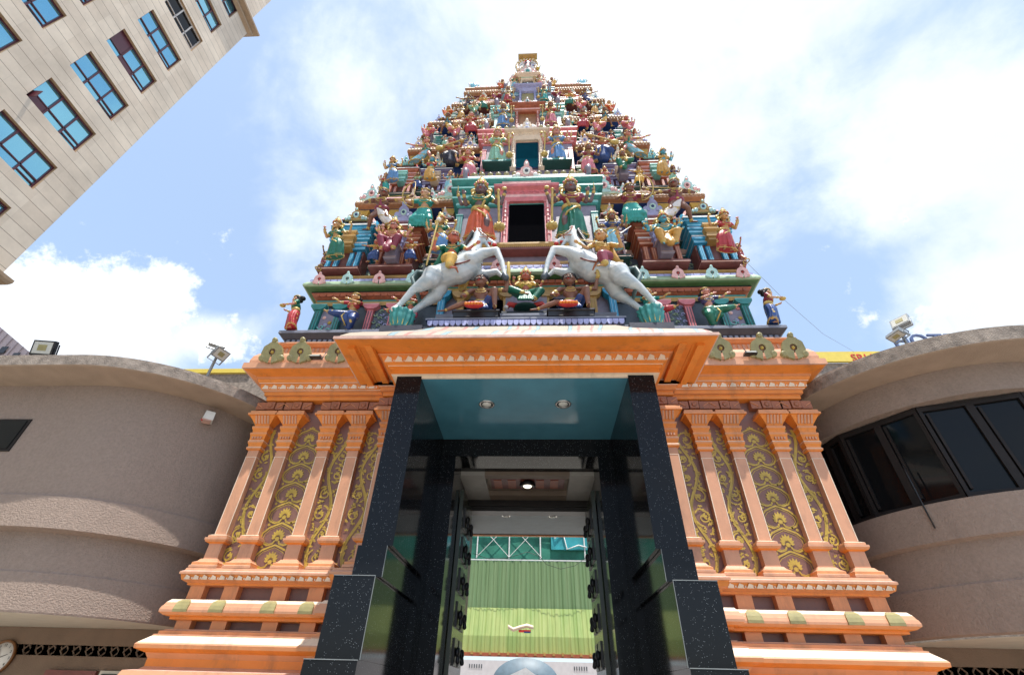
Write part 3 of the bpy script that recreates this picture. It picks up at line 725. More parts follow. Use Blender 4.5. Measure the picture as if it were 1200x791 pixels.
# ------------------------------------------------------------------ many-coloured storeys
def part(name, b, parent=None): return b.build(name, parent or TW)
YB = 10.8
def relief_scroll(b, x0, x1, y, z0, z1, m, n=7):
    """raised curling foliage in a panel"""
    w, h = x1-x0, z1-z0
    for k in range(n):
        cx_ = x0+w*(.25+.5*(k%2)); cz = z0+h*(k+.5)/n; r = min(w*.26, h/n*.8)
        pts = []
        for q in range(9):
            a = q/8*5.4+(0 if k%2 else math.pi); rr = r*(1-.75*q/8); pts.append((cx_+rr*math.cos(a), y-.012, cz+rr*math.sin(a)))
        b.tube(pts, [r*.25*(1-.4*q/8) for q in range(9)], m, 5)
        for q in range(3):
            a = random.uniform(0, 6.28); b.ell((cx_+r*1.05*math.cos(a), y-.008, cz+r*1.05*math.sin(a)), (r*.2, .014, r*.2), m, 6)
def t_pilaster(x, y, z0, z1, hw, m, m2='cream', name='pilaster', parent=None, bracket=True):
    b = MB(); h = z1-z0
    b.mold(x-hw, x+hw, y, y+hw*1.6, [(hw*.25,z0,m),(hw*.25,z0+h*.05,m2),(hw*.25,z0+h*.065,m),(0,z0+h*.08,m),(0,z0+h*.80,m),(hw*.2,z0+h*.82,m),(0,z0+h*.84,m)], back=False)
    for q in (-.45,.45): b.box(x+q*hw-.006, x+q*hw+.006, y-.006, y+.01, z0+h*.1, z0+h*.79, 'slate' if m in('teal','pink') else m2)
    if bracket:
        W = hw*2.6; z2 = z0+h*.84
        b.plate([(x-hw,z2),(x+hw,z2),(x+W*.75,z2+h*.04),(x+W,z2+h*.09),(x+W,z1),(x-W,z1),(x-W,z2+h*.09),(x-W*.75,z2+h*.04)], y-.03, y+.1, m)
        b.box(x-W-.004, x+W+.004, y-.034, y+.1, z1-.018, z1, m2)
    return part(name, b, parent)

# --- first storey: dancers between pilasters, scroll panels
b = MB(); b.mold(-4.0, 4.0, 5.98, YB, [(.08,6.14,'ledge'),(.08,6.23,'ledge'),(.10,6.24,'ledge'),(.18,6.31,'ledge_grey'),(.18,6.36,'ledge_grey'),(.17,6.375,'ledge'),(-.1,6.39,'ledge')])
dentils(b, -4.05, 4.05, 5.885, 6.16, 6.22, 90, 'ledge_grey', .008, .6); part('ledge', b)
b = MB(); b.mold(-3.86, 3.86, 6.16, YB, [(0,6.38,'slate'),(0,7.2,'slate'),(.04,7.2,'ochre'),(.07,7.26,'ochre'),(.07,7.27,'teal'),(.05,7.275,'teal'),(.06,7.32,'maroon'),(.06,7.33,'rust'),
   (.10,7.34,'rust'),(.16,7.42,'black'),(.16,7.45,'black')])
part('storey_wall', b)
b = MB(); dentils(b, -3.98, 3.98, 6.06, 7.345, 7.415, 62, 'rust', .05, .82)
for sx in (-1,1):
    for x in (3.88+.0,): pass
part('dentil_band', b)
CV = [(.14,7.45,'green'),(.24,7.465,'green'),(.27,7.485,'green_light'),(.30,7.50,'green_light'),(.30,7.54,'green_light'),(.27,7.60,'green_light'),(.26,7.62,'lilac'),(.22,7.69,'lilac'),(.17,7.745,'white'),(.12,7.75,'gold'),
      (.12,7.775,'ochre'),(.17,7.80,'ochre'),(.19,7.83,'ochre'),(.18,7.845,'stonepink'),(-.4,7.85,'stonepink')]
b = MB(); b.mold(-3.86, 3.86, 6.16, YB, CV); petals(b, -4.08, 4.08, 5.925, 7.625, 7.68, 62, 'lilac', True, .02)
dentils(b, -3.98, 3.98, 6.04, 7.752, 7.775, 120, 'gold', .015, .5); part('storey_cornice', b)
for sx in (-1,1):
    for k, x in enumerate((3.85, 3.32, 2.72, 2.1)):
        q = MB(); kudu(q, sx*x, 5.87, 7.52, .25, 'pink_light' if k%2 == 0 else 'mint', 'red' if k%2 == 0 else 'teal', 'maroon'); part('gable_ornament', q)
    for xa, xb, col, pan in ((3.42,3.82,'teal','mauve'),(2.42,2.84,'pink','slate')):
        for x in (xa, xb): t_pilaster(sx*x, 6.08, 6.39, 7.19, .055, col, 'teal_light' if col=='teal' else 'pink_light')
        q = MB(); a, c = sorted((sx*(xa+.07), sx*(xb-.07)))
        q.box(a, c, 6.135, 6.17, 6.40, 7.12, pan)
        if col == 'teal':
            relief_scroll(q, a, c, 6.135, 6.45, 6.75, 'teal_light', 3)
            for dx, z, cc in ((.07,6.92,'pink_light'),(.20,6.80,'gold'),(.13,6.75,'lilac'),(.22,7.02,'pink'),(.1,6.6,'pink_light')):
                q.lathe((a+dx,6.135,z), [(.036,0),(.036,.012),(.018,.014),(.001,.008)], cc, 10, 'y')
                q.lathe((a+dx,6.125,z), [(.012,0),(.001,.012)], 'yellow', 6, 'y')
        else:
            relief_scroll(q, a, a+(c-a)*.55, 6.135, 6.42, 7.1, 'green_light', 8); relief_scroll(q, a+(c-a)*.45, c, 6.130, 6.42, 7.1, 'lilac', 8)
        part('relief_panel', q)
# --- middle bay of the first storey, behind the horses
b = MB()
b.mold(-1.75, 1.75, 5.75, 6.4, [(.30,5.66,'ledge'),(.30,5.74,'ledge'),(.22,5.75,'slate'),(.22,6.0,'ledge'),(.32,6.05,'ledge_grey'),(.32,6.10,'ledge'),(.1,6.12,'ledge')], back=False); part('middle_ledge', b)
b = MB(); b.mold(-1.42, 1.42, 5.02, 5.8, [(.0,5.67,'ledge'),(.0,5.86,'navy'),(.03,5.87,'ledge_grey'),(.03,5.90,'ledge'),(-.04,5.91,'ledge')], back=False)
petals(b, -1.42, 1.42, 5.015, 5.76, 5.86, 34, 'lilac', True, .02); part('petal_ledge', b)
b = MB(); b.mold(-1.30, 1.30, 5.36, 5.8, [(.0,5.91,'ledge'),(.0,6.08,'ledge'),(.05,6.10,'ledge_grey'),(.09,6.18,'ledge_grey'),(.09,6.22,'ledge'),(-.1,6.23,'ledge')], back=False)
dentils(b, -1.3, 1.3, 5.355, 6.0, 6.07, 22, 'ledge_grey', .01, .6); part('upper_ledge', b)
b = MB(); b.mold(-1.55, 1.55, 5.98, 6.4, [(0,6.1,'mauve'),(0,7.25,'mauve'),(.0,7.3,'mauve')], back=False); part('bay_wall', b)
b = MB()
for sx in (-1,1):
    a, c = sorted((sx*.40, sx*1.10)); b.box(a, c, 5.96, 5.99, 6.35, 7.15, 'void')  # flat near-black plate paints the dark inside of the niche
part('niche', b)
for sx in (-1,1):
    for x, m_ in ((.34,'ochre'),(1.16,'ochre'),(1.5,'blue')): t_pilaster(sx*x, 5.86, 6.2, 7.28, .06, m_, 'gold' if m_=='ochre' else 'blue_light')
b = MB(); b.mold(-1.6, 1.6, 5.88, 6.4, [(.0,7.27,'ochre'),(.03,7.30,'ochre'),(.03,7.34,'teal'),(.05,7.36,'rust'),(.10,7.44,'black'),(.10,7.47,'green'),(.20,7.485,'green_light'),(.26,7.50,'green_light'),(.26,7.55,'green_light'),(.22,7.62,'lilac'),
    (.15,7.73,'white'),(.1,7.76,'gold'),(.1,7.79,'ochre'),(.16,7.82,'ochre'),(.17,7.86,'stonepink'),(-.1,7.87,'stonepink')], back=False)
dentils(b, -1.68, 1.68, 5.80, 7.37, 7.435, 26, 'rust', .04, .82); petals(b, -1.78, 1.78, 5.66, 7.64, 7.70, 28, 'lilac', True, .015); part('bay_cornice', b)
for x in (-1.55,-.5,.5,1.55):
    q = MB(); kudu(q, x, 5.60, 7.52, .26, 'pink_light', 'red', 'maroon'); part('gable_ornament', q)
b = MB(); b.mold(-.33, .33, 5.55, 5.9, [(0,6.22,'ledge'),(.03,6.30,'ledge'),(.03,6.40,'slate'),(.06,6.42,'slate'),(.06,6.46,'slate')]); part('niche_pedestal', b)
b = MB(); b.mold(-.36, .36, 5.85, 5.98, [(0,6.3,'mauve'),(0,7.3,'mauve'),(0,7.301,'mauve')]); part('niche_back', b)

# --- generic shrine pavilion (one part, columns and crest as its pieces)
def pavilion(x, y, w, z0, z1, main, hi, roof, cr, dome=True, crest_h=None, back=.7, ped='maroon'):
    """stepped miniature shrine: columns, stacked flaring slabs, vaulted roof, gable crest"""
    h = z1-z0; hw = w/2; b = MB()
    zc = z0+h*.34
    b.mold(x-hw*.86, x+hw*.86, y+.10, y+back, [(0,z0,'maroon'),(0,zc,'maroon'),(0,zc+.01,'maroon')], back=False)
    z = zc; u = h*.40/9; S = []
    seq = [(.02,main),(.05,hi),(.03,main),(.08,main),(.10,hi),(.04,main),(.05,main),(.12,main),(.14,hi)]
    for k, (o, m_) in enumerate(seq):
        o *= w*1.15; S += [(o*.6, z+.002, main),(o, z+u*.30, (hi,main,'white',hi,main,'cream')[k%6]),(o, z+u*.85, main)]; z += u  # white and cream faces: edge paint, also sunlit highlights put into the colour
    S.append((0, z, main)); b.mold(x-hw*.86, x+hw*.86, y+.05, y+back, S, back=False)
    # upper tier, narrower
    z2 = z0+h*.74; q = hw*.74; S = []; u = h*.12/3
    z = z2-.004
    for o, m_ in ((.03,main),(.09,main),(.04,hi)):
        o *= w; S += [(o*.5,z,m_),(o,z+u*.4,hi),(o,z+u*.8,m_)]; z += u
    b.mold(x-q, x+q, y+.10, y+back, S+[(0,z,m_)], back=False)
    o = part('pavilion', b)
    for sx in (-1,1):
        for i_, xx in enumerate((.72,.34)):
            if w < .6 and i_: continue
            t_pilaster(x+sx*hw*xx, y-.0+.03*i_, z0, zc, hw*.10, main, hi, 'column', o, False)
    # central gabled strip
    c = MB(); q = hw*.28
    c.mold(x-q, x+q, y-.07, y+.1, [(0,zc-.02,cr),(.0,zc+.05,cr),(.03,zc+.06,cr),(.03,zc+.10,'cream'),(0,zc+.105,cr),(0,zc+h*.12,cr),(.05,zc+h*.14,cr),(.05,zc+h*.16,'cream'),(.0,zc+h*.165,'ochre'),(.0,zc+h*.2,cr),(.04,zc+h*.22,cr),(.04,zc+h*.25,'cream'),(0,zc+h*.26,cr)], back=False)
    c.build('gabled_strip', o)
    r = MB(); zr = z
    if dome:
        rings = []
        for t in range(9):
            a = math.pi*t/8; rings.append([(x-hw*.82, y+.28-.30*math.cos(a), zr+h*.10*math.sin(a)),(x+hw*.82, y+.28-.30*math.cos(a), zr+h*.10*math.sin(a))])
        v = [p for rr in rings for p in rr]; r.add(v, [(2*i,2*i+1,2*i+3,2*i+2) for i in range(8)]+[tuple(range(0,18,2)), tuple(range(17,0,-2))], roof, True)
        for sx in (-1,1): r.lathe((x+sx*hw*.82+sx*.0, y+.28, zr), [(h*.11,0),(h*.11,sx*.04),(.001,sx*.05)], main, 14, 'x')
        for k in range(3): r.lathe((x+(k-1)*hw*.5, y+.28, zr+h*.095), [(.022,0),(.035,.03),(.012,.06),(.02,.08),(.001,.11)], 'gold', 8)
    else: r.mold(x-hw*.7, x+hw*.7, y+.1, y+back, [(0,zr,roof),(.04,zr+.03,roof),(-.05,zr+.08,'cream')])
    r.build('roof', o)
    k = MB(); ch = crest_h or h*.22
    crest(k, x, y-.02, zr-h*.03, w*.62, ch, cr, 'mint' if cr != 'mint' else 'pink_light'); k.build('crest', o)
    s = MB(); s.mold(x-hw*.95, x+hw*.95, y-.06, y+.3, [(.0,z0-.07,ped),(.0,z0-.065,ped),(.03,z0-.055,'stonepink'),(.03,z0-.04,ped),(.02,z0-.035,ped),(.03,z0,ped),(.0,z0+.002,ped)], back=False)
    s.build('pedestal', o)
    return o

def storey(zf, zl, lipx, lipy, wallx, wally, stripe, recess, soff='soffit', lip='cream', hasniche=True, xin=1.5):
    """stepped wall bands + dark recess under an overhanging, scalloped cornice"""
    h = zl-zf; b = MB()
    S = [(0,zf-.15,stripe[0]),(0,zf+h*.26,stripe[0])]; z = zf+h*.26; u = h*.40/8
    for k in range(8):
        o = (.05,.02,.09,.03,.11,.05,.12,.02)[k]; m_ = stripe[k%len(stripe)]
        S += [(o*.4,z+.001,m_),(o,z+u*.35,m_),(o,z+u*.7,'white' if k%3 == 1 else m_),(o*.8,z+u*.98,m_)]; z += u  # white band tops: stripe paint, also sunlight put into the colour
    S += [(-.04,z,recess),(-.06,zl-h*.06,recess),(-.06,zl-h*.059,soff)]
    b.mold(-wallx, wallx, wally, YB-.2, S, back=False); part('storey_wall', b)
    # scroll panels low on the wall
    b = MB(); ox, oy = lipx-wallx, wally-lipy; o = min(ox, oy)
    zc = zl-h*.055
    S = [(0,zc,recess),(o*.6,zc+.01,soff),(o*.62,zc+.03,soff),(o,zc+.05,soff),(o,zc+.12,lip),(o+.01,zc+.125,'pink_light'),(o*.93,zc+.17,lip),(o*.75,zc+.24,lip),(o*.62,zc+.30,'white'),  # pale lip paint; its white top edge also paints in sunlight
         (o*.55,zc+.305,'ochre'),(o*.55,zc+.34,'ochre'),(o*.75,zc+.36,'pink_light'),(o*.75,zc+.40,'stonepink'),(-.2,zc+.42,'stonepink')]
    b.mold(-lipx+o, lipx-o, lipy+o, YB-.4, S, back=False)
    n = int(lipx*2/.085)
    for k in range(n):
        c = -lipx+2*lipx*(k+.5)/n; b.lathe((c, lipy-.004, zc+.135), [(.036,0),(.036,.018),(.001,.022)], lip, 8, 'y')
    for k in range(14):
        for sx in (-1,1): b.lathe((sx*(lipx+.004), lipy+.05+k*.09, zc+.135), [(.036,0),(.036,sx*.018),(.001,sx*.022)], lip, 8, 'x')
    part('storey_cornice', b)
    return zc+.42

SB = ['dark_green','teal','white','dark_green','olive','green','purple','teal_light']
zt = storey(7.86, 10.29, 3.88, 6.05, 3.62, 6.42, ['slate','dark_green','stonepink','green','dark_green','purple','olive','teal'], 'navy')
for sx in (-1,1):
    for xa, xb in ((3.05,3.28),(2.02,2.2)):
        q = MB(); a, c = sorted((sx*xa, sx*xb)); q.box(a-.03, c+.03, 6.33, 6.43, 7.88, 8.55, 'slate'); relief_scroll(q, a, c, 6.33, 7.92, 8.5, 'green_light', 5); part('relief_panel', q)
    pavilion(sx*3.62, 5.93, .80, 7.97, 9.75, 'blue', 'skyblue', 'pink_light', 'ochre', crest_h=.30)
    pavilion(sx*2.58, 5.90, .84, 7.97, 9.62, 'rust', 'peach', 'mauve', 'lilac', dome=False, crest_h=.50)
    pavilion(sx*1.72, 5.92, .44, 8.15, 9.70, 'purple', 'stonepink', 'pink_light', 'stonepink', crest_h=.26, back=.5, ped='dark_green')
    q = MB(); crest(q, sx*3.55, 6.08, 10.42, .55, .36, 'mint', 'pink_light', 'maroon'); part('gable_ornament', q)
    q = MB(); crest(q, sx*1.72, 6.05, 10.42, .60, .42, 'mint', 'pink_light', 'maroon'); part('gable_ornament', q)
    q = MB(); crest(q, sx*2.15, 6.07, 10.42, .34, .24, 'mint', 'pink_light', 'maroon'); part('gable_ornament', q)
    for x in (3.72, 3.0, 2.3, 1.75):
        q = MB(); q.mold(sx*x-.10, sx*x+.10, 6.22, 6.4, [(0,9.98,'ochre'),(.02,10.02,'gold'),(.02,10.06,'gold'),(.06,10.12,'ochre'),(.06,10.15,'gold')]); part('bracket', q)
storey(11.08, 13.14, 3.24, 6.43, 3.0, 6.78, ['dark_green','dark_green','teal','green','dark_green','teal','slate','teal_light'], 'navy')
for sx in (-1,1):
    pavilion(sx*3.16, 6.42, .66, 11.08, 12.62, 'rust', 'pink_light', 'pink', 'teal_light', crest_h=.26, back=.6, ped='dark_green')
    pavilion(sx*2.30, 6.40, .70, 11.08, 12.45, 'purple', 'lilac', 'teal', 'cream', dome=False, crest_h=.44, back=.6, ped='dark_green')
    pavilion(sx*1.45, 6.40, .40, 11.08, 12.50, 'green', 'white', 'pink_light', 'cream', crest_h=.26, back=.5, ped='dark_green')
    q = MB(); crest(q, sx*2.98, 6.47, 13.26, .44, .34, 'cream', 'lilac', 'navy'); part('gable_ornament', q)
    q = MB(); crest(q, sx*1.55, 6.47, 13.26, .40, .30, 'cream', 'lilac', 'navy'); part('gable_ornament', q)
    for x in (3.05, 2.7, 1.8):
        q = MB(); q.mold(sx*x-.08, sx*x+.08, 6.56, 6.7, [(0,12.86,'ochre'),(.02,12.9,'gold'),(.05,12.97,'ochre'),(.05,13.0,'gold')]); part('bracket', q)
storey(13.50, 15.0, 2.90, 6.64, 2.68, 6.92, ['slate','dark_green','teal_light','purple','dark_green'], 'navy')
for sx in (-1,1):
    pavilion(sx*2.76, 6.72, .52, 13.52, 14.70, 'teal', 'teal_light', 'lilac', 'mint', crest_h=.26, back=.5, ped='slate')
    pavilion(sx*1.98, 6.72, .54, 13.52, 14.58, 'purple', 'white', 'lilac', 'white', dome=False, crest_h=.36, back=.5)
    pavilion(sx*1.25, 6.72, .34, 13.60, 14.70, 'green', 'cream', 'teal_light', 'cream', crest_h=.2, back=.4, ped='teal')
    q = MB(); crest(q, sx*2.68, 6.68, 15.11, .30, .28, 'lilac', 'cream', 'navy'); part('gable_ornament', q)
    q = MB(); crest(q, sx*1.4, 6.68, 15.11, .34, .28, 'cream', 'mint', 'maroon'); part('gable_ornament', q)
storey(15.38, 16.70, 2.49, 6.90, 2.28, 7.14, ['slate','teal','white','maroon','dark_green'], 'maroon')
for sx in (-1,1):
    pavilion(sx*2.38, 6.98, .42, 15.40, 16.42, 'teal_light', 'white', 'blue_light', 'mint', crest_h=.24, back=.4, ped='teal')
    pavilion(sx*1.72, 6.98, .48, 15.40, 16.35, 'maroon', 'cream', 'pink_light', 'mint', dome=False, crest_h=.36, back=.4, ped='teal')
    pavilion(sx*1.12, 6.98, .32, 15.45, 16.45, 'blue', 'white', 'pink_light', 'cream', crest_h=.2, back=.4, ped='teal')
    q = MB(); crest(q, sx*2.2, 6.94, 16.8, .30, .28, 'white', 'skyblue', 'navy'); part('gable_ornament', q)
storey(17.0, 17.86, 2.20, 7.04, 2.0, 7.24, ['slate','teal_light','white','pink'], 'maroon')
for sx in (-1,1):
    pavilion(sx*2.02, 7.06, .34, 17.02, 17.66, 'teal', 'white', 'blue_light', 'white', crest_h=.2, back=.35)
    pavilion(sx*1.5, 7.06, .36, 17.02, 17.66, 'pink', 'white', 'white', 'cream', dome=False, crest_h=.26, back=.35)
# barrel roof
b = MB(); b.mold(-1.80, 1.80, 7.44, 9.3, [(0,18.0,'void'),(0,18.18,'maroon'),(.36,18.20,'soffit'),(.40,18.26,'cream'),(.38,18.34,'white'),(.2,18.40,'pink_light'),(.05,18.46,'pink_light')]); part('roof_eave', b)  # void band: shade under the eave put into the colour
b = MB(); rr = []
for sx in (-1.85, 1.85):
    rr.append([(sx, 8.38-.92*math.cos(math.pi*k/20)*(1+.12*math.sin(math.pi*k/20)), 18.45+1.7*math.sin(math.pi*k/20)**.8) for k in range(21)])
v = [p for r in rr for p in r]; b.add(v, [(k,k+1,22+k,21+k) for k in range(20)]+[tuple(range(21)), tuple(range(41,20,-1))], 'teal_light', True)
part('barrel_roof', b)
for k in range(5):
    q = MB(); q.lathe((-1.2+k*.6, 8.38, 20.1), [(.05,0),(.12,.08),(.16,.2),(.10,.34),(.04,.4),(.07,.46),(.02,.58),(.001,.75)], mat('brass', (.6,.42,.12), .3, .1, metal=.7), 12); part('kalasam_finial', q)
for sx in (-1,1):     # curled sea-beast heads at the ends of the roof
    q = MB(); 
    q.tube([(sx*1.95,7.5,18.5),(sx*2.05,7.35,18.7),(sx*1.98,7.25,18.95),(sx*1.84,7.25,19.0),(sx*1.80,7.25,18.85),(sx*1.88,7.25,18.78)], [.15,.14,.11,.08,.06,.04], 'blue_light', 10)
    for j in range(4): q.tube([(sx*(1.78+j*.09),7.14,18.52),(sx*(1.82+j*.09),7.10,18.72),(sx*(1.86+j*.06),7.13,18.9)], [.025,.03,.01], ('white','pink_light','skyblue','white')[j], 6)
    q.ell((sx*1.90,7.22,18.62), (.14,.16,.13), 'skyblue'); part('roof_beast', q)
b = MB()
for k in range(40):
    x = -1.85+3.7*(k+.5)/40; b.lathe((x, 7.055, 18.30), [(.045,0),(.045,.02),(.001,.03)], 'white' if k%2 else 'pink_light', 8, 'y')
part('eave_scallop', b)

# --- middle bays: doorway, frame, pediment, crest
def bay(x0, y, z0, zd0, zd1, z1, wb, dw, frame, fhi, band, bandhi, doorc, crestc, barrel=True):
    b = MB(); yb = y+.55
    b.mold(-wb, wb, y, yb, [(0,z0,'mauve'),(0,zd1-.05,'mauve'),(0,zd1-.049,band)], back=False)
    z = zd1-.05; n = 7; u = (z1-z)/n; S = []
    for k in range(n):
        o = (.05,.12,.06,.16,.08,.18,.10)[k]*wb*.8
        S += [(o*.4,z+.002,band),(o,z+u*.3,band if k%2 else bandhi),(o,z+u*.68,'white' if k%3 == 0 else bandhi),(o*.7,z+u*.97,band)]; z += u  # white tops also paint sunlit edges into the bands
    b.mold(-wb, wb, y, yb, S, back=False); o = part('middle_bay', b)
    for sx in (-1,1):
        t_pilaster(sx*(wb-.06), y-.07, z0, zd1-.05, wb*.045, band, bandhi, 'column', o, False)
    c = MB(); c.box(-dw, dw, y-.045, y-.03, zd0, zd1, doorc); c.build('doorway', o)  # flat plate; void colour here paints the dark inside of the opening
    f = MB(); fw = dw*.22
    for sx in (-1,1):
        f.mold(sx*(dw+fw)-fw*.8, sx*(dw+fw)+fw*.8, y-.10, y, [(.02,zd0-.06,frame),(.02,zd0+.03,fhi),(0,zd0+.04,frame),(0,zd1-.02,frame),(.02,zd1-.01,fhi),(.02,zd1+.03,fhi),(0,zd1+.032,fhi)])
        f.cap_((sx*(dw+fw),y-.12,zd0),(sx*(dw+fw),y-.12,zd1), fw*.35, fw*.35, fhi, 8)
        for k in range(7): f.ell((sx*(dw+fw), y-.12, zd0+(zd1-zd0)*(.2+.1*k)), (fw*.55,fw*.55,.025), frame, 8)
    W = dw+fw*2; hh = (z1-zd1)
    f.mold(-W, W, y-.14, y+.05, [(-.02,zd1,frame),(.02,zd1+hh*.10,fhi),(.04,zd1+hh*.16,frame),(.05,zd1+hh*.17,frame),(.07,zd1+hh*.26,frame),(.16,zd1+hh*.30,frame),(.18,zd1+hh*.36,fhi),(.12,zd1+hh*.46,'white'),(.0,zd1+hh*.48,frame),
                                (-.04,zd1+hh*.52,frame),(-.04,zd1+hh*.62,fhi),(.02,zd1+hh*.65,fhi),(.02,zd1+hh*.70,'white'),(-.06,zd1+hh*.74,frame),(-.06,zd1+hh*.84,frame),(-.1,zd1+hh*.86,frame)], back=False)
    petals(f, -W, W, y-.19, zd1+hh*.19, zd1+hh*.26, 9, frame, True, .02)
    f.build('door_frame', o)
    k = MB(); crest(k, 0, y-.12, zd1+hh*.84, W*1.25, hh*.46, fhi, 'white' if crestc else 'mint', 'slate'); k.build('crest', o)
    if barrel:
        q = MB(); zb = z1; r = wb*.13; rings = []
        v = []; n = 10
        for t in range(n+1):
            a = math.pi*t/n; 
            for xx in (-wb*.92, wb*.92): v.append((xx, y+.12-r*math.cos(a)*1.1, zb+r*1.15*math.sin(a)))
        q.add(v, [(2*i,2*i+1,2*i+3,2*i+2) for i in range(n)], LATT if crestc else pm('pink_light'), True)
        q.mold(-wb, wb, y, yb, [(.02,zb-.04,bandhi),(.05,zb-.01,'white'),(.0,zb,band),(-.1,zb+.002,band)], back=False)
        q.build('barrel_vault', o)
        for sx in (-1,1):   # elephant-trunk volutes
            q = MB(); xx = sx*wb*.95
            q.tube([(xx,y+.0,zb-.02),(xx,y-.16,zb+.02),(xx,y-.19,zb+r*.9),(xx,y-.10,zb+r*1.5),(xx,y+.1,zb+r*1.6),(xx,y+.25,zb+r)], [.05,.055,.06,.065,.07,.06], 'mauve', 8)
            q.tube([(xx-sx*.03,y-.12,zb+.05),(xx-sx*.03,y-.13,zb+r*.9),(xx-sx*.03,y,zb+r*1.2)], .025, 'red', 6)
            q.build('volute', o)
        q = MB(); n = int(wb*2/.2)
        for kx in range(n): q.lathe((-wb*.9+wb*1.8*(kx+.5)/n, y+.02, zb+r*1.2), [(.06,0),(.07,.05),(.03,.10),(.001,.11)], 'olive', 8)
        q.build('finial_row', o)
    return o
LATT = bpy.data.materials.new('lattice_paint'); LATT.use_nodes = True; nt = LATT.node_tree; N = nt.nodes; L = nt.links
tc = N.new('ShaderNodeTexCoord'); mp = N.new('ShaderNodeMapping'); mp.inputs['Rotation'].default_value = (0, R(45), 0); mp.inputs['Scale'].default_value = (1,0,1); L.new(tc.outputs['Object'], mp.inputs['Vector'])
ck = N.new('ShaderNodeTexChecker'); ck.inputs['Scale'].default_value = 11; ck.inputs['Color1'].default_value = (.32,.42,.66,1); ck.inputs['Color2'].default_value = (.78,.76,.74,1); L.new(mp.outputs['Vector'], ck.inputs['Vector'])
L.new(ck.outputs['Color'], N['Principled BSDF'].inputs['Base Color'])
bay(0, 5.92, 8.0, 8.45, 9.84, 10.80, 1.46, .36, 'pink', 'pink_light', 'teal', 'teal_light', 'void', True)
b = MB(); b.mold(-.95, .95, 5.72, 5.95, [(0,8.22,'maroon'),(.02,8.28,'ochre'),(.05,8.32,'ochre'),(.05,8.36,'stonepink'),(-.05,8.37,'stonepink')], back=False)
dentils(b, -.95,.95,5.71,8.26,8.31,50,'gold',.01,.5); part('door_sill', b)
bay(0, 6.30, 11.1, 11.85, 13.05, 13.72, 1.17, .29, 'cream', 'cream', 'pink', 'pink_light', 'door_blue' if False else 'navy', True)
b = MB(); b.box(-.28, .28, 6.248, 6.254, 11.87, 13.03, mat('dark_teal_door', (.005,.05,.075), 1, spec=0)); part('doorway_screen', b)
for sx in (-1,1):
    b = MB(); b.mold(sx*.74-.34, sx*.74+.34, 6.05, 6.33, [(0,11.80,'dark_green'),(.02,11.82,'teal'),(.02,11.88,'dark_green'),(0,11.89,'dark_green')]); part('pedestal', b)
bay(0, 6.58, 13.7, 14.25, 15.18, 15.70, .98, .25, 'rust', 'pink_light', 'teal_light', 'white', 'soffit', False)
bay(0, 6.90, 15.7, 16.55, 17.25, 17.60, .78, .20, 'lilac', 'lilac', 'blue_light', 'white', 'olive', False)
bay(0, 7.10, 17.5, 17.98, 18.62, 18.95, .56, .19, 'cream', 'green_light', 'white', 'white', 'slate', False, barrel=False)
# crowning gable on the front of the roof: big flame arch with a lion face
b = MB(); crest(b, 0, 7.08, 18.95, 1.15, .55, 'pink_light', 'white', 'teal'); part('roof_gable', b)
b = MB()
for k in range(26):
    a = R(-200)+R(220)*k/25*1.0
    a = math.pi*(-.12+1.24*k/25); rr_ = .40
    b.ell((rr_*math.cos(a), 7.08, 20.0+rr_*1.5*math.sin(a)), (.075,.06,.095), 'cream' if k%2 else 'gold', 8)
    b.ell((.30*math.cos(a), 7.10, 20.0+.45*math.sin(a)), (.05,.05,.06), 'white', 7)
b.ell((0,7.16,19.95), (.44,.06,.72), 'cream', 20)
for k in range(30): b.ell((random.uniform(-.38,.38), 7.09, random.uniform(19.4,20.6)), (.055,.05,.07), ('white','pink_light','gold','lilac','cream')[k%5], 7)
b.lathe((0,7.12,20.0), [(.33,0),(.33,.03),(.1,.05),(.001,.05)], 'white', 20, 'y')
b.ell((0,7.02,20.0), (.13,.10,.2), 'slate'); b.ell((-.07,6.95,20.12), .045, 'red', 8); b.ell((.07,6.95,20.12), .045, 'red', 8)
b.ell((0,6.96,19.75), (.09,.07,.14), 'pink', 8)
for sx in (-1,1): b.tube([(sx*.40,7.05,19.3),(sx*.52,7.05,19.15),(sx*.5,7.05,19.0),(sx*.4,7.05,19.02)], [.06,.05,.04,.02], 'gold', 8)
part('flame_arch', b)
b = MB(); b.mold(-.14, .14, 7.10, 7.4, [(0,20.3,'slate'),(0,20.56,'ochre'),(.20,20.57,'ochre'),(.22,20.62,'ochre'),(.2,20.64,'gold')]); part('cap_slab', b)
# rows of small pale gables along the upper cornices
for lipx, lipy, z, n, s_ in ((3.24,6.45,13.30,9,.22),(2.90,6.66,15.14,9,.20),(2.49,6.92,16.84,9,.18),(3.88,6.08,10.45,9,.22)):
    for k in range(n):
        x = -lipx*.9+lipx*1.8*k/(n-1)
        if abs(x) < 1.15: continue
        q = MB(); crest(q, x, lipy+.05, z, s_*1.1, s_*1.25, ('white','cream','mint')[k%3], ('lilac','pink_light','skyblue')[k%3], 'maroon'); part('small_gable', q)
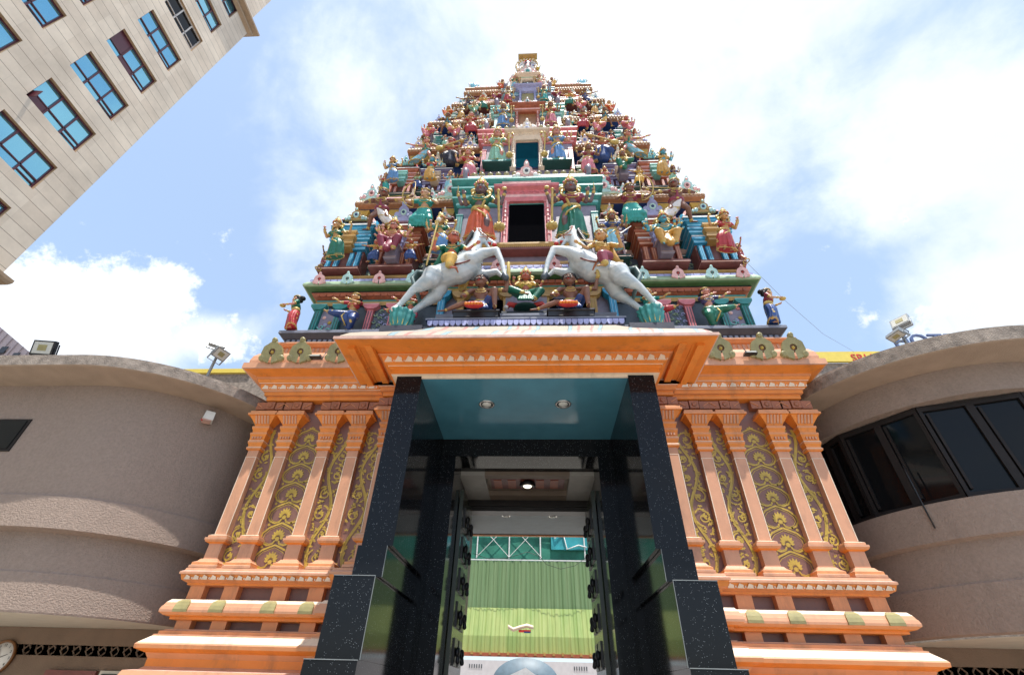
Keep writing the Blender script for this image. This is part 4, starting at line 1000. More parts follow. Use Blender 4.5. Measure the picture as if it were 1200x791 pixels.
# ------------------------------------------------------------------ painted cement figures
SKIN = dict(gold=(.55,.30,.12), brown=(.22,.10,.065), red=(.50,.14,.09), pink=(.60,.26,.20), blue=(.07,.34,.46), grey=(.16,.10,.11), tan=(.58,.34,.20), green=(.05,.25,.16))
CLO = dict(red=(.42,.03,.04), green=(.01,.16,.10), teal=(.02,.32,.28), navy=(.02,.06,.22), orange=(.62,.11,.04), gold=(.58,.32,.07), pink=(.62,.18,.22), blue=(.10,.25,.50),
           white=(.72,.68,.66), black=(.02,.02,.04), maroon=(.25,.03,.06), yellow=(.70,.42,.08), mint=(.25,.52,.38), purple=(.09,.08,.22), skyblue=(.22,.50,.62), dteal=(.02,.17,.22))
def sk(n): return mat('skin_'+n, SKIN[n], .38, .10, 14, 0, dirt=.18, coat=.15)
def cl(n, dots=True): return mat('cloth_'+n, CLO[n], .42, .18, 12, .1, 60, dirt=.15, spots=((.62,.46,.12), 11, .20) if dots else None, coat=.1)
GOLD = mat('gilding', (.56,.40,.12), .42, .2, 20, metal=.15, dirt=.15); HAIR = mat('hair_black', (.012,.012,.014), .45)
EYE = mat('eye_white', (.8,.8,.78), .3); DARK = mat('eye_dark', (.01,.01,.01), .3); LIP = mat('lip_red', (.45,.03,.03), .4)
def V(*a): return Vector(a)
def head(H, bd, hr, ey, crownm, cm, face=0, tilt=0, crown='tall', moust=False, s=1.0, bun=False):
    s *= 1.28; H = H+V(0,0,.008)
    """head centred at H, face towards -y turned by face (radians about z)"""
    M = Matrix.Translation(H) @ Matrix.Rotation(face, 4, 'Z') @ Matrix.Rotation(tilt, 4, 'X') @ Matrix.Scale(s, 4)
    a = len(bd.v)
    bd.ell((0,0,.008), (.044,.050,.056)); bd.ell((0,-.012,-.026), (.034,.036,.034)); bd.ell((0,-.034,-.046), (.016,.014,.014))
    bd.cap_((0,-.046,.012),(0,-.058,-.008), .006,.010, seg=8); bd.ell((-.022,-.040,-.010),(.014,.012,.014)); bd.ell((.022,-.040,-.010),(.014,.012,.014))
    for q in (-1,1): bd.ell((q*.045,.004,-.002),(.008,.014,.020))
    bd.ell((0,-.048,-.026),(.014,.010,.006)); bd.ell((0,-.043,.026),(.034,.012,.010))
    bd.xf(M, a)
    a = len(ey.v)
    for q in (-1,1):
        ey.ell((q*.018,-.0465,.010),(.0105,.006,.0062), EYE, 8); ey.ell((q*.018,-.0515,.010),(.0048,.004,.0052), DARK, 6)
        ey.cap_((q*.008,-.0535,.024),(q*.030,-.046,.026), .0028,.0018, DARK, 5)
    ey.ell((0,-.056,-.0275),(.012,.005,.0045), LIP, 8)
    if moust:
        for q in (-1,1): ey.tube([(0,-.059,-.019),(q*.014,-.058,-.021),(q*.027,-.050,-.016)], [.0055,.005,.002], HAIR, 6)
    ey.xf(M, a)
    a = len(hr.v)
    hr.ell((0,.012,.022),(.048,.050,.050), HAIR); hr.ell((0,.04,-.02),(.040,.03,.045), HAIR)
    if bun: hr.ell((.0,.066,.01),(.036,.036,.036), HAIR)
    if crown == 'hair':
        hr.ell((0,.014,.040),(.056,.054,.046), HAIR)
        for k in range(26):
            t = random.uniform(0, 6.28); u = random.uniform(.0, 1.2)
            hr.ell((.046*math.cos(t)*math.cos(u), .012+.048*math.sin(t)*math.cos(u) if math.sin(t) > -.5 else .0, .030+.046*math.sin(u)), .016, HAIR, 6)
    hr.xf(M, a)
    a = len(crownm.v)
    if crown == 'tall':
        crownm.lathe((0,.004,.036), [(.052,0),(.056,.010),(.050,.022),(.053,.030),(.044,.046),(.046,.054),(.036,.074),(.037,.082),(.024,.104),(.020,.112),(.012,.124),(.016,.134),(.001,.150)], GOLD, 14)
        for k in range(7): t = math.pi*(1.15+.7*k/6); crownm.ell((.055*math.cos(t), .004+.055*math.sin(t), .052), (.010,.008,.014), GOLD if k%2 else cm, 6)
    elif crown == 'band':
        crownm.lathe((0,.004,.040), [(.050,0),(.053,.008),(.047,.018),(.03,.03),(.012,.045),(.001,.05)], GOLD, 12)
    elif crown == 'turban':
        crownm.lathe((0,.006,.034), [(.050,0),(.058,.012),(.054,.030),(.040,.042),(.02,.05),(.001,.052)], cm, 12); crownm.ell((0,-.05,.056),(.012,.01,.022), GOLD, 6)
    if crown == 'tall':
        for q in (-1,1):   # side discs and locks
            crownm.lathe((q*.058,.03,.018), [(.030,0),(.030,.010),(.012,.016),(.001,.012)], GOLD, 10, 'y')
            crownm.tube([(q*.055,.02,-.0),(q*.068,.012,-.04),(q*.062,-.0,-.075)], [.012,.014,.010], GOLD, 6)
    for q in (-1,1): crownm.ell((q*.050,-.006,-.030),(.010,.010,.014), GOLD, 7)
    crownm.xf(M, a)
def hand(bd, W, D, up=None, s=1.0, curl=.5):
    """palm at W pointing along D; four fingers and a thumb"""
    D = Vector(D).normalized(); up = Vector(up) if up else Vector((0,-1,0))
    S = D.cross(up); S = S.normalized() if S.length > .1 else Vector((1,0,0)); U = S.cross(D)
    W = Vector(W); P = W+D*.022*s
    bd.cap_(W, P, .013*s, .016*s, seg=8); bd.cap_(P+S*.010*s, P-S*.010*s, .011*s, .011*s, seg=8)
    for k, (o, l) in enumerate(((-.0165,.024),(-.0055,.030),(.0055,.028),(.0165,.021))):
        a = P+S*o*s+D*.008*s; m_ = a+D*l*.6*s+U*curl*.008*s; e = m_+D*l*.5*(1-curl*.6)*s+U*curl*l*.7*s
        bd.cap_(a, m_, .0056*s, .0052*s, seg=6); bd.cap_(m_, e, .0052*s, .0045*s, seg=6)
    t0 = W+S*.012*s+D*.008*s; t1 = t0+S*.016*s+D*.012*s+U*.004*s; t2 = t1+D*.014*s+U*.006*s
    bd.cap_(t0, t1, .007*s, .006*s, seg=6); bd.cap_(t1, t2, .006*s, .005*s, seg=6)
def arm(bd, bl, jw, sh, el_, wr, hd, up=None, sl=.5, s=1.0, bulk=1.0, curl=.5):
    sh, el_, wr = Vector(sh), Vector(el_), Vector(wr)
    bd.cap_(sh, el_, .028*bulk, .022*bulk); bd.cap_(sh, sh+(el_-sh)*.5, .030*bulk, .027*bulk); bd.cap_(el_, wr, .022*bulk, .014*bulk); hand(bd, wr, hd, up, s, curl)
    if bl is not None: bl.cap_(sh, sh+(el_-sh)*sl, .037*bulk, .033*bulk)
    for t, r_ in ((.62,.029*bulk),):
        c = sh+(el_-sh)*t; d = (el_-sh).normalized(); jw.cap_(c-d*.006, c+d*.006, r_, r_, GOLD, 10)
    d = (wr-el_).normalized(); c = wr-d*.018; jw.cap_(c-d*.008, c+d*.008, .019*bulk, .018*bulk, GOLD, 10)
def leg(bd, jw, hp, kn, an, toe, bulk=1.0):
    hp, kn, an, toe = map(Vector, (hp, kn, an, toe))
    bd.cap_(hp, kn, .048*bulk, .034*bulk); m_ = kn+(an-kn)*.35; bd.cap_(kn, m_, .032*bulk, .031*bulk); bd.cap_(m_, an, .031*bulk, .018*bulk)
    bd.cap_(an, toe, .018, .013, seg=8); d = (toe-an); bd.cap_(an-d*.25+V(0,0,-.005), toe, .014, .011, seg=8)
    side = d.cross(V(0,0,1)); side = side.normalized() if side.length > .01 else V(1,0,0)
    for k in range(5): q = toe+side*(k-2)*.0075; bd.cap_(q, q+d.normalized()*(.014-.0012*abs(k-1)), .0055, .0048, seg=6)
    e = (an-kn).normalized(); c = an-e*.016; jw.cap_(c-e*.006, c+e*.006, .024, .024, GOLD, 10)
def torso(bd, bl, jw, P, Ch, N_, sh, male=False, bulk=1.0):
    P, Ch, N_ = map(Vector, (P, Ch, N_)); L_, R_ = map(Vector, sh)
    W = P+(Ch-P)*.45
    bd.cap_(P+V(-.030,0,0), P+V(.030,0,0), .056*bulk, .056*bulk); bd.cap_(P, W, .058*bulk, .048*bulk); bd.cap_(W, Ch, .048*bulk, .062*bulk)
    bd.cap_(Ch+V(-.030,0,0), Ch+V(.030,0,0), .055*bulk, .055*bulk); bd.cap_(L_, R_, .032, .032); bd.cap_(Ch, (L_+R_)/2, .055*bulk, .040*bulk)
    bd.cap_((L_+R_)/2, N_, .026, .024)
    if male:
        for q in (-1,1): bd.ell(Ch+V(q*.030,-.040*bulk,.012), (.034,.022,.024))
        for k in range(3):
            for q in (-1,1): bd.ell(W+V(q*.014,-.040*bulk,-.012+k*.022), (.014,.012,.011))
    else:
        for q in (-1,1): bd.ell(Ch+V(q*.028,-.040,.0), (.029,.029,.028))
    if bl is not None:
        bl.cap_(Ch+V(-.032,0,0), Ch+V(.032,0,0), .062, .062); bl.cap_(Ch, (L_+R_)/2-V(0,0,.01), .062, .044); bl.cap_(L_-V(0,0,.004), R_-V(0,0,.004), .036, .036)
        for q in (-1,1): bl.ell(Ch+V(q*.030,-.044,0), (.034,.032,.032))
    # necklaces, girdle
    for r_, dz in ((.038,.052),(.050,.030),(.062,-.002)):
        pts = []
        for k in range(9):
            t = math.pi*k/8; pts.append(Ch+V(-r_*math.cos(t)*1.0, -.052*bulk-.012*math.sin(t), dz+.020-r_*.75*math.sin(t)))
        jw.tube(pts, .0065, GOLD, 6)
    jw.cap_(P+V(-.034,0,.028), P+V(.034,0,.028), .062*bulk, .062*bulk, GOLD, 12, 1.0)
    jw.ell(P+V(0,-.066*bulk,.022), (.020,.010,.020), GOLD, 8)
def skirt_stand(gm, jw, P, feet, flare=1.0, pleat=.0045, hemz=.03, lean=(0,0)):
    P = Vector(P); F = (Vector(feet[0])+Vector(feet[1]))/2; w = abs(feet[0][0]-feet[1][0])/2
    rings = []; n = 44; m_ = 11
    for k in range(m_+1):
        t = k/m_; c = P+(F-P)*t; c.z = P.z+.02+(hemz-P.z-.02)*t
        c.x += lean[0]*math.sin(math.pi*t); c.y += lean[1]*math.sin(math.pi*t)
        rx = (.070+.030*math.sin(min(t*3,1)*math.pi/2)*1)*(1-.25*t)+w*t*.85+.022*t*flare; ry = .062+.012*math.sin(math.pi*min(1,t*1.6))+.006*t
        ring = []
        for j in range(n):
            a = 2*math.pi*j/n; q = 1+pleat/.08*math.sin(a*11+t*1.2)*min(1,t*3); ring.append((c.x+rx*q*math.cos(a), c.y+ry*q*math.sin(a), c.z))
        rings.append(ring)
    gm.loft(rings, 'white')
    hem = rings[-1]; jw.tube([Vector(p)+V(0,0,.008) for p in hem], .0085, GOLD, 6, closed=True)
    jw.tube([Vector(p) for p in rings[-2]], .004, GOLD, 5, closed=True)
    # sash falling across the thighs
    a = P+V(-.080,-.035,.02); 
    jw.tube([a, P+V(-.03,-.078,-.04), P+V(.04,-.086,-.11), P+V(.085,-.05,-.19)], [.012,.014,.013,.008], GOLD, 6)
    for q in (-1,1):
        gm.tube([P+V(q*.015,-.07,0), P+V(q*.02,-.088,-.14), Vector((F.x+q*.014,F.y-.085,.04))], [.010,.013,.020], 'white', 6)
def skirt_legs(gm, jw, P, legs, r=1.25, cuff=True, web=True):
    P = Vector(P); gm.cap_(P+V(-.034,0,0), P+V(.034,0,0), .068, .068); gm.cap_(P+V(0,0,.03), P, .062, .070)
    for hp, kn, an in legs:
        hp, kn, an = map(Vector, (hp, kn, an)); gm.cap_(hp, kn, .062*r, .046*r); e = kn+(an-kn)*.82; gm.cap_(kn, e, .046*r, .034*r)
        d = (an-kn).normalized(); c = kn+(an-kn)*.86; jw.cap_(c-d*.010, c+d*.004, .034*r, .032*r, GOLD, 10)
        for k in range(1,5):
            c = hp+(kn-hp)*k/5; d = (kn-hp).normalized(); jw_r = .062*r+(.046-.062)*r*k/5
            gm.cap_(c-d*.006, c+d*.006, jw_r+.003, jw_r+.003)
    if web and len(legs) == 2:
        a, b_ = Vector(legs[0][1]), Vector(legs[1][1]); m_ = (a+b_)/2; gm.cap_(P+V(0,-.02,0), P+(m_-P)*.6, .05, .035)
        # hanging pleated front fall
        e = (Vector(legs[0][2])+Vector(legs[1][2]))/2
        for k in range(-2,3): gm.cap_(P+V(k*.012,-.07,0), V(P.x+(e.x-P.x)*.6+k*.020, min(m_.y,P.y)-.01, P.z+(e.z-P.z)*.75), .012, .016)
def assemble(bd, gm, bl, jw, cr, hr, ey, extra, vox=.0085):
    out = [('body', remesh(bd, 'body', vox, 3, [pm('white')]))]
    if gm and gm.v: out.append(('skirt', remesh(gm, 'skirt', vox*1.1, 2, [pm('white')])))
    if bl and bl.v: out.append(('blouse', remesh(bl, 'blouse', vox*1.1, 2, [pm('white')])))
    for n, b in (('jewellery', jw), ('headdress', cr), ('hair', hr), ('eyes', ey)):
        if b.v: me = b.mesh(n); fixn(me); out.append((n, me))
    for n, b in (extra or []): me = b.mesh(n); fixn(me); out.append((n, me))
    return out
def kit(): return [MB() for _ in range(7)]
def four_arms(bd, bl, jw, L_, R_, raised=.13, z=.0):
    for q, s in ((-1, Vector(L_)), (1, Vector(R_))):
        e = s+V(q*.10,.03,-.055); w_ = e+V(q*.035,-.03,raised); arm(bd, None, jw, s+V(0,.015,-.01), e, w_, (q*.1,-.1,1), (0,-1,0), s=.9)
def lotus_disc(b, x, y, z, r, m):
    b.lathe((x,y,z), [(r*.8,0),(r,.02),(r*1.05,.035),(r*.9,.045),(.001,.045)], m, 20)
def mace(b, top, bot):
    top, bot = Vector(top), Vector(bot); b.cap_(top, bot, .011, .013, GOLD, 10); b.ell(bot, (.05,.05,.045), GOLD); b.ell(bot+V(0,0,.05), (.028,.028,.014), GOLD)
    for k in range(10): a = 6.283*k/10; b.ell(bot+V(.046*math.cos(a),.046*math.sin(a),0), (.010,.010,.036), GOLD, 6)
    b.ell(top+V(0,0,.012), (.02,.02,.02), GOLD, 8)
def small(b, kind, p):
    p = Vector(p)
    if kind == 'blade': b.cap_(p, p+V(0,-.01,.11), .008, .003, GOLD, 6)
    if kind == 'disc': b.lathe((p.x,p.y-.02,p.z+.04), [(.026,0),(.026,.008),(.008,.014),(.001,.01)], GOLD, 12, 'y')
    if kind == 'conch': b.lathe((p.x,p.y-.01,p.z+.012), [(.006,0),(.022,.018),(.018,.035),(.006,.055),(.001,.07)], 'white', 10)
    if kind == 'flower':
        b.cap_(p, p+V(0,0,.03), .005, .006, 'green', 6)
        for k in range(6): a = 1.047*k; b.ell(p+V(.012*math.cos(a),.012*math.sin(a),.045), (.012,.012,.014), 'pink_light', 6)
def F_guardian(mir=1):
    bd, gm, bl, jw, cr, hr, ey = kit(); P = V(.0,0,.455); Ch = V(-.012*mir,-.005,.612); L_, R_ = V(-.098,0,.678), V(.098,0,.672); N_ = V(0,-.005,.725)
    torso(bd, bl, jw, P, Ch, N_, (L_, R_)); leg(bd, jw, (-.04,0,.44), (-.055,-.015,.25), (-.06,0,.045), (-.075,-.05,.018)); leg(bd, jw, (.04,0,.44), (.07,-.05,.25), (.055,0,.045), (.075,-.05,.018))
    four_arms(bd, bl, jw, L_, R_)
    s = mir; a, b_ = (L_, R_) if s < 0 else (R_, L_)
    # arm on the mace, arm in blessing
    arm(bd, bl, jw, a, a+V(s*.055,-.02,-.09), a+V(s*.07,-.08,-.03), (s*.2,-.6,-.1), (0,0,1))
    arm(bd, bl, jw, b_, b_+V(-s*.050,-.0,-.10), b_+V(-s*.062,-.08,-.02), (-s*.1,-.2,1), (0,-1,0))
    skirt_stand(gm, jw, P, ((-.06,0,.04),(.06,0,.04)), 1.2)
    head(V(0,-.012,.795), bd, hr, ey, cr, 'pink', crown='tall')
    m_ = MB(); mace(m_, a+V(s*.085,-.125,-.03), a+V(s*.10,-.10,-.56)); k = MB()
    small(k, 'blade', L_+V(-.135,-.01,.085)); small(k, 'disc', R_+V(.135,-.01,.085))
    k.tube([P+V(.02,-.08,-.02), Ch+V(.06,-.03,.02), R_+V(.0,-.03,.02)], .014, GOLD, 6)
    return assemble(bd, gm, bl, jw, cr, hr, ey, [('mace', m_), ('emblem', k)], .0075)
def F_seated(pend=1, arms4=True, crown='tall', male=False, many=False):
    bd, gm, bl, jw, cr, hr, ey = kit(); P = V(0,.0,.44); Ch = V(0,-.01,.60); L_, R_ = V(-.10,0,.668), V(.10,0,.668); N_ = V(0,-.01,.715)
    if male: bl = None
    torso(bd, bl, jw, P, Ch, N_, (L_, R_), male)
    l1 = (V(-.04,0,.43), V(-.13,-.16,.40), V(-.075,-.15,.12)); l2 = (V(.04,0,.43), V(.13,-.16,.40), V(.075,-.16,.12))
    if pend: l2 = (V(.04,0,.43), V(.15,-.15,.42), V(.01,-.19,.36))
    leg(bd, jw, *l1, l1[2]+V(-.02,-.05,-.03))
    leg(bd, jw, *l2, l2[2]+(V(-.045,-.01,-.01) if pend else V(.02,-.05,-.03)))
    skirt_legs(gm, jw, P, [l1, l2]); gm.cap_(P+V(0,-.04,-.02), V(-.02,-.15,.14), .07, .06)
    if arms4: four_arms(bd, bl, jw, L_, R_)
    if many:
        for q in (-1,1):
            for dz, dx in ((.02,.02),(-.05,.03)):
                s = (R_ if q > 0 else L_)+V(0,.02,dz); e = s+V(q*.11,.01,-.03); arm(bd, None, jw, s, e, e+V(q*.06,-.03,.06+dz), (q*.5,-.1,1), (0,-1,0), s=.8)
    arm(bd, bl, jw, L_, L_+V(-.05,-.02,-.10), L_+V(-.03,-.10,-.04), (0,-.3,1)); arm(bd, bl, jw, R_, R_+V(.045,-.03,-.11), R_+V(.03,-.13,-.15), (-.1,-1,.1), (0,0,1))
    head(V(0,-.02,.785), bd, hr, ey, cr, 'red', crown=crown, moust=male)
    k = MB(); small(k, 'blade', L_+V(-.135,-.01,.085)); small(k, 'conch', R_+V(.135,-.01,.085)); small(k, 'flower', L_+V(-.03,-.12,.0))
    s_ = MB(); s_.mold(-.08, .08, -.03, .16, [(0,.02,'mauve'),(.02,.05,'stonepink'),(0,.08,'mauve'),(0,.32,'mauve'),(.03,.35,'stonepink'),(.03,.38,'mauve'),(0,.39,'mauve')])
    return assemble(bd, gm, bl, jw, cr, hr, ey, [('emblem', k), ('seat', s_)])
def F_goddess_stand(crown='tall', arms4=True, face=0, armp=0):
    bd, gm, bl, jw, cr, hr, ey = kit(); P = V(.02,0,.445); Ch = V(0,-.01,.60); L_, R_ = V(-.10,0,.668), V(.10,0,.660); N_ = V(0,-.01,.715)
    torso(bd, bl, jw, P, Ch, N_, (L_, R_))
    l1 = (V(-.03,0,.43), V(-.05,-.04,.23), V(-.035,0,.045)); l2 = (V(.05,0,.43), V(.07,-.02,.23), V(.06,0,.045))
    leg(bd, jw, *l1, V(-.05,-.055,.016)); leg(bd, jw, *l2, V(.075,-.055,.016))
    skirt_stand(gm, jw, P, ((-.04,0,.04),(.06,0,.04)), 1.6, lean=(.02,-.02))
    if arms4: four_arms(bd, bl, jw, L_, R_)
    if armp == 0:
        arm(bd, bl, jw, L_, L_+V(-.05,-.02,-.10), L_+V(-.04,-.10,-.04), (0,-.3,1)); arm(bd, bl, jw, R_, R_+V(.06,-.02,-.10), R_+V(.09,-.10,-.16), (.1,-.5,-.4))
    else:   # offering bowl held out
        arm(bd, bl, jw, L_, L_+V(-.03,-.04,-.11), L_+V(.02,-.14,-.09), (.3,-1,.1), (0,0,1)); arm(bd, bl, jw, R_, R_+V(.03,-.04,-.11), R_+V(-.02,-.14,-.09), (-.3,-1,.1), (0,0,1))
    head(V(0,-.02,.785), bd, hr, ey, cr, 'red', face=face, crown=crown, bun=crown != 'tall')
    k = MB()
    if arms4: small(k, 'blade', L_+V(-.135,-.01,.085)); small(k, 'disc', R_+V(.135,-.01,.085)); small(k, 'flower', L_+V(-.04,-.12,.0))
    if armp: k.lathe((0,-.20,.575), [(.012,0),(.035,.02),(.045,.035),(.04,.03),(.001,.02)], GOLD, 12)
    return assemble(bd, gm, bl, jw, cr, hr, ey, [('emblem' if not armp else 'bowl', k)])
def F_dancer():
    bd, gm, bl, jw, cr, hr, ey = kit(); P = V(.03,0,.42); Ch = V(.04,-.01,.60); L_, R_ = V(-.055,-.02,.685), V(.135,-.0,.675); N_ = V(.045,-.01,.735)
    torso(bd, bl, jw, P, Ch, N_, (L_, R_))
    l1 = (V(-.01,0,.40), V(-.16,-.10,.36), V(-.26,-.10,.40)); l2 = (V(.07,0,.40), V(.10,-.09,.24), V(.04,0,.05))
    leg(bd, jw, *l1, V(-.32,-.12,.42)); leg(bd, jw, *l2, V(.045,-.06,.018))
    skirt_legs(gm, jw, P, [l1, l2], 1.35, web=False); gm.cap_(P, V(-.06,-.06,.25), .085, .05); gm.cap_(V(-.05,-.05,.33), V(.05,-.02,.08), .06, .045); gm.cap_(P+V(0,.0,0), V(.05,0,.12), .08, .05)
    arm(bd, bl, jw, L_, L_+V(-.09,-.05,-.04), L_+V(-.14,-.10,.0), (-1,-.2,.1)); arm(bd, bl, jw, R_, R_+V(-.01,-.10,-.05), R_+V(-.13,-.14,-.01), (-1,-.2,.3))
    head(V(.05,-.02,.80), bd, hr, ey, cr, 'red', face=R(-18), crown='band', bun=True)
    k = MB(); k.tube([P+V(-.05,-.08,.0), V(-.05,-.12,.28), V(.02,-.08,.10)], .011, GOLD, 6)
    return assemble(bd, gm, bl, jw, cr, hr, ey, [('sash', k)])
def F_archer():
    bd, gm, bl, jw, cr, hr, ey = kit(); P = V(.0,0,.50); Ch = V(0,-.01,.65); L_, R_ = V(-.105,0,.715), V(.105,0,.715); N_ = V(0,-.01,.765)
    torso(bd, None, jw, P, Ch, N_, (L_, R_), True)
    bl.cap_(P+V(-.03,0,.03), P+V(.03,0,.03), .068, .068); bl.tube([P+V(0,-.06,.03),Ch+V(0,-.06,0),L_+V(.03,-.02,0)], .02, 'white', 8)
    arm(bd, None, jw, L_, L_+V(-.13,-.03,-.03), L_+V(-.25,-.06,.0), (-1,0,.1), (0,0,1)); arm(bd, None, jw, R_, R_+V(.11,-.03,-.06), R_+V(.02,-.09,-.07), (-1,0,0), (0,0,1))
    leg(bd, jw, (-.04,0,.48), (-.10,-.05,.32), (-.03,.04,.17), (-.02,.0,.12)); leg(bd, jw, (.04,0,.48), (.10,-.05,.33), (.16,.05,.17), (.20,.0,.12))
    # swirling shell-like skirt
    rings = []; n = 26
    for k in range(9):
        t = k/8; c = P+V(.02-.22*t,-.02*t,-.36*t); r = .065+.055*math.sin(t*2.2); rings.append([(c.x+r*math.cos(6.283*j/n)*(1+.05*math.sin(j*6.283/n*9)), c.y+.065*math.sin(6.283*j/n)*(1+.08*math.sin(j*6.283/n*9)), c.z+.04*math.cos(6.283*j/n)) for j in range(n)])
    gm.loft(rings, 'white'); jw.tube([Vector(p) for p in rings[-1]], .012, GOLD, 6, closed=True); jw.tube([Vector(p)*1.0 for p in rings[4]], .006, GOLD, 6, closed=True)
    head(V(0,-.02,.835), bd, hr, ey, cr, 'red', face=R(-25), crown='band', moust=True)
    k = MB(); pts = [V(-.385+.11*math.cos(t*1.3), -.085, .73+.27*math.sin(t)) for t in [(-1.5+3.0*i/12) for i in range(13)]]
    k.tube(pts, [.005+.004*math.sin(math.pi*i/12) for i in range(13)], GOLD, 8); k.tube([pts[0], pts[-1]], .0035, GOLD, 5); k.cap_((-.40,-.09,.72),(.10,-.09,.66), .005, .005, GOLD, 6)
    return assemble(bd, gm, bl, jw, cr, hr, ey, [('bow', k)])
def F_lady_float():
    bd, gm, bl, jw, cr, hr, ey = kit(); P = V(.0,0,.46); Ch = V(-.01,-.01,.62); L_, R_ = V(-.10,0,.69), V(.09,0,.69); N_ = V(-.005,-.01,.74)
    torso(bd, bl, jw, P, Ch, N_, (L_, R_))
    l1 = (V(-.04,0,.44), V(-.09,-.07,.24), V(-.07,.0,.05)); l2 = (V(.04,0,.44), V(.12,-.06,.24), V(.17,.06,.10))
    leg(bd, jw, *l1, V(-.06,-.05,.06)); leg(bd, jw, *l2, V(.22,.02,.08)); skirt_legs(gm, jw, P, [l1, l2], 1.05); gm.cap_(P, V(.03,-.03,.22), .07, .05)
    for k in range(5): gm.cap_(V(-.02+k*.03,-.09,.30), V(-.03+k*.045,-.06,.12), .014, .020)
    arm(bd, bl, jw, L_, L_+V(-.07,-.03,-.08), L_+V(.03,-.11,-.06), (1,-.2,.1), (0,0,1)); arm(bd, bl, jw, R_, R_+V(.10,-.04,-.05), R_+V(.21,-.07,-.04), (1,0,0), (0,0,1))
    head(V(0,-.02,.81), bd, hr, ey, cr, 'red', face=R(20), crown='band', bun=True)
    k = MB(); k.cap_((-.06,-.115,.62),(.38,-.09,.66), .006, .005, GOLD, 6)
    return assemble(bd, gm, bl, jw, cr, hr, ey, [('arrow', k)])
def F_musician():
    bd, gm, bl, jw, cr, hr, ey = kit(); P = V(0,0,.46); Ch = V(0,-.01,.62); L_, R_ = V(-.105,0,.69), V(.105,0,.69); N_ = V(0,-.01,.74)
    torso(bd, None, jw, P, Ch, N_, (L_, R_), True); bl = None
    l1 = (V(-.04,0,.44), V(-.13,-.08,.28), V(-.10,.03,.08)); l2 = (V(.04,0,.44), V(.13,-.08,.28), V(.12,.03,.08))
    leg(bd, jw, *l1, V(-.11,-.03,.04)); leg(bd, jw, *l2, V(.13,-.03,.04)); skirt_legs(gm, jw, P, [l1, l2], 1.5); gm.cap_(P, V(0,0,.14), .09, .12)
    arm(bd, None, jw, L_, L_+V(-.07,-.06,-.09), L_+V(-.03,-.13,-.12), (.6,-.3,-.2), (0,0,1)); arm(bd, None, jw, R_, R_+V(.09,-.05,-.05), R_+V(.12,-.12,.02), (0,-.3,1))
    head(V(0,-.02,.81), bd, hr, ey, cr, 'red', face=R(-10), crown='turban', moust=True)
    k = MB(); k.cap_((-.16,-.15,.50),(.30,-.15,.76), .018, .012, GOLD, 8); k.ell((-.20,-.14,.47), (.085,.05,.07), GOLD); k.ell((.22,-.14,.69), (.05,.045,.05), 'ochre')
    return assemble(bd, gm, bl, jw, cr, hr, ey, [('lute', k)])
def F_goddess_lotus():
    bd, gm, bl, jw, cr, hr, ey = kit(); P = V(0,.0,.36); Ch = V(0,-.01,.54); L_, R_ = V(-.105,0,.615), V(.105,0,.615); N_ = V(0,-.01,.665)
    torso(bd, bl, jw, P, Ch, N_, (L_, R_))
    l1 = (V(-.04,0,.34), V(-.20,-.12,.36), V(-.02,-.16,.22)); l2 = (V(.04,0,.34), V(.20,-.10,.34), V(.10,-.14,.10))
    leg(bd, jw, *l1, V(.03,-.18,.20)); leg(bd, jw, *l2, V(.12,-.18,.06)); skirt_legs(gm, jw, P, [l1, l2], 1.4)
    for k in range(7): gm.cap_(V(-.05+k*.017,-.15,.27), V(-.09+k*.032,-.19,.07), .013, .019)
    four_arms(bd, bl, jw, L_, R_, .11)
    arm(bd, bl, jw, L_, L_+V(-.06,-.03,-.10), L_+V(-.06,-.12,-.03), (0,-.3,1)); arm(bd, bl, jw, R_, R_+V(.06,-.03,-.10), R_+V(.05,-.13,-.13), (0,-1,0), (0,0,1))
    head(V(0,-.02,.735), bd, hr, ey, cr, 'red', crown='tall', s=1.08)
    k = MB(); small(k, 'blade', L_+V(-.135,-.01,.07)); small(k, 'disc', R_+V(.135,-.01,.07))
    s_ = MB(); lotus_disc(s_, 0, 0, .0, .16, 'dark_green')
    for q in (-1,1): s_.tube([(q*.12,-.05,.06),(q*.22,-.05,.10),(q*.25,-.06,.02)], [.05,.045,.03], 'red', 8); s_.ell((q*.26,-.07,.02), .035, 'white', 8)
    return assemble(bd, gm, bl, jw, cr, hr, ey, [('emblem', k), ('lotus_seat', s_)], .0075)
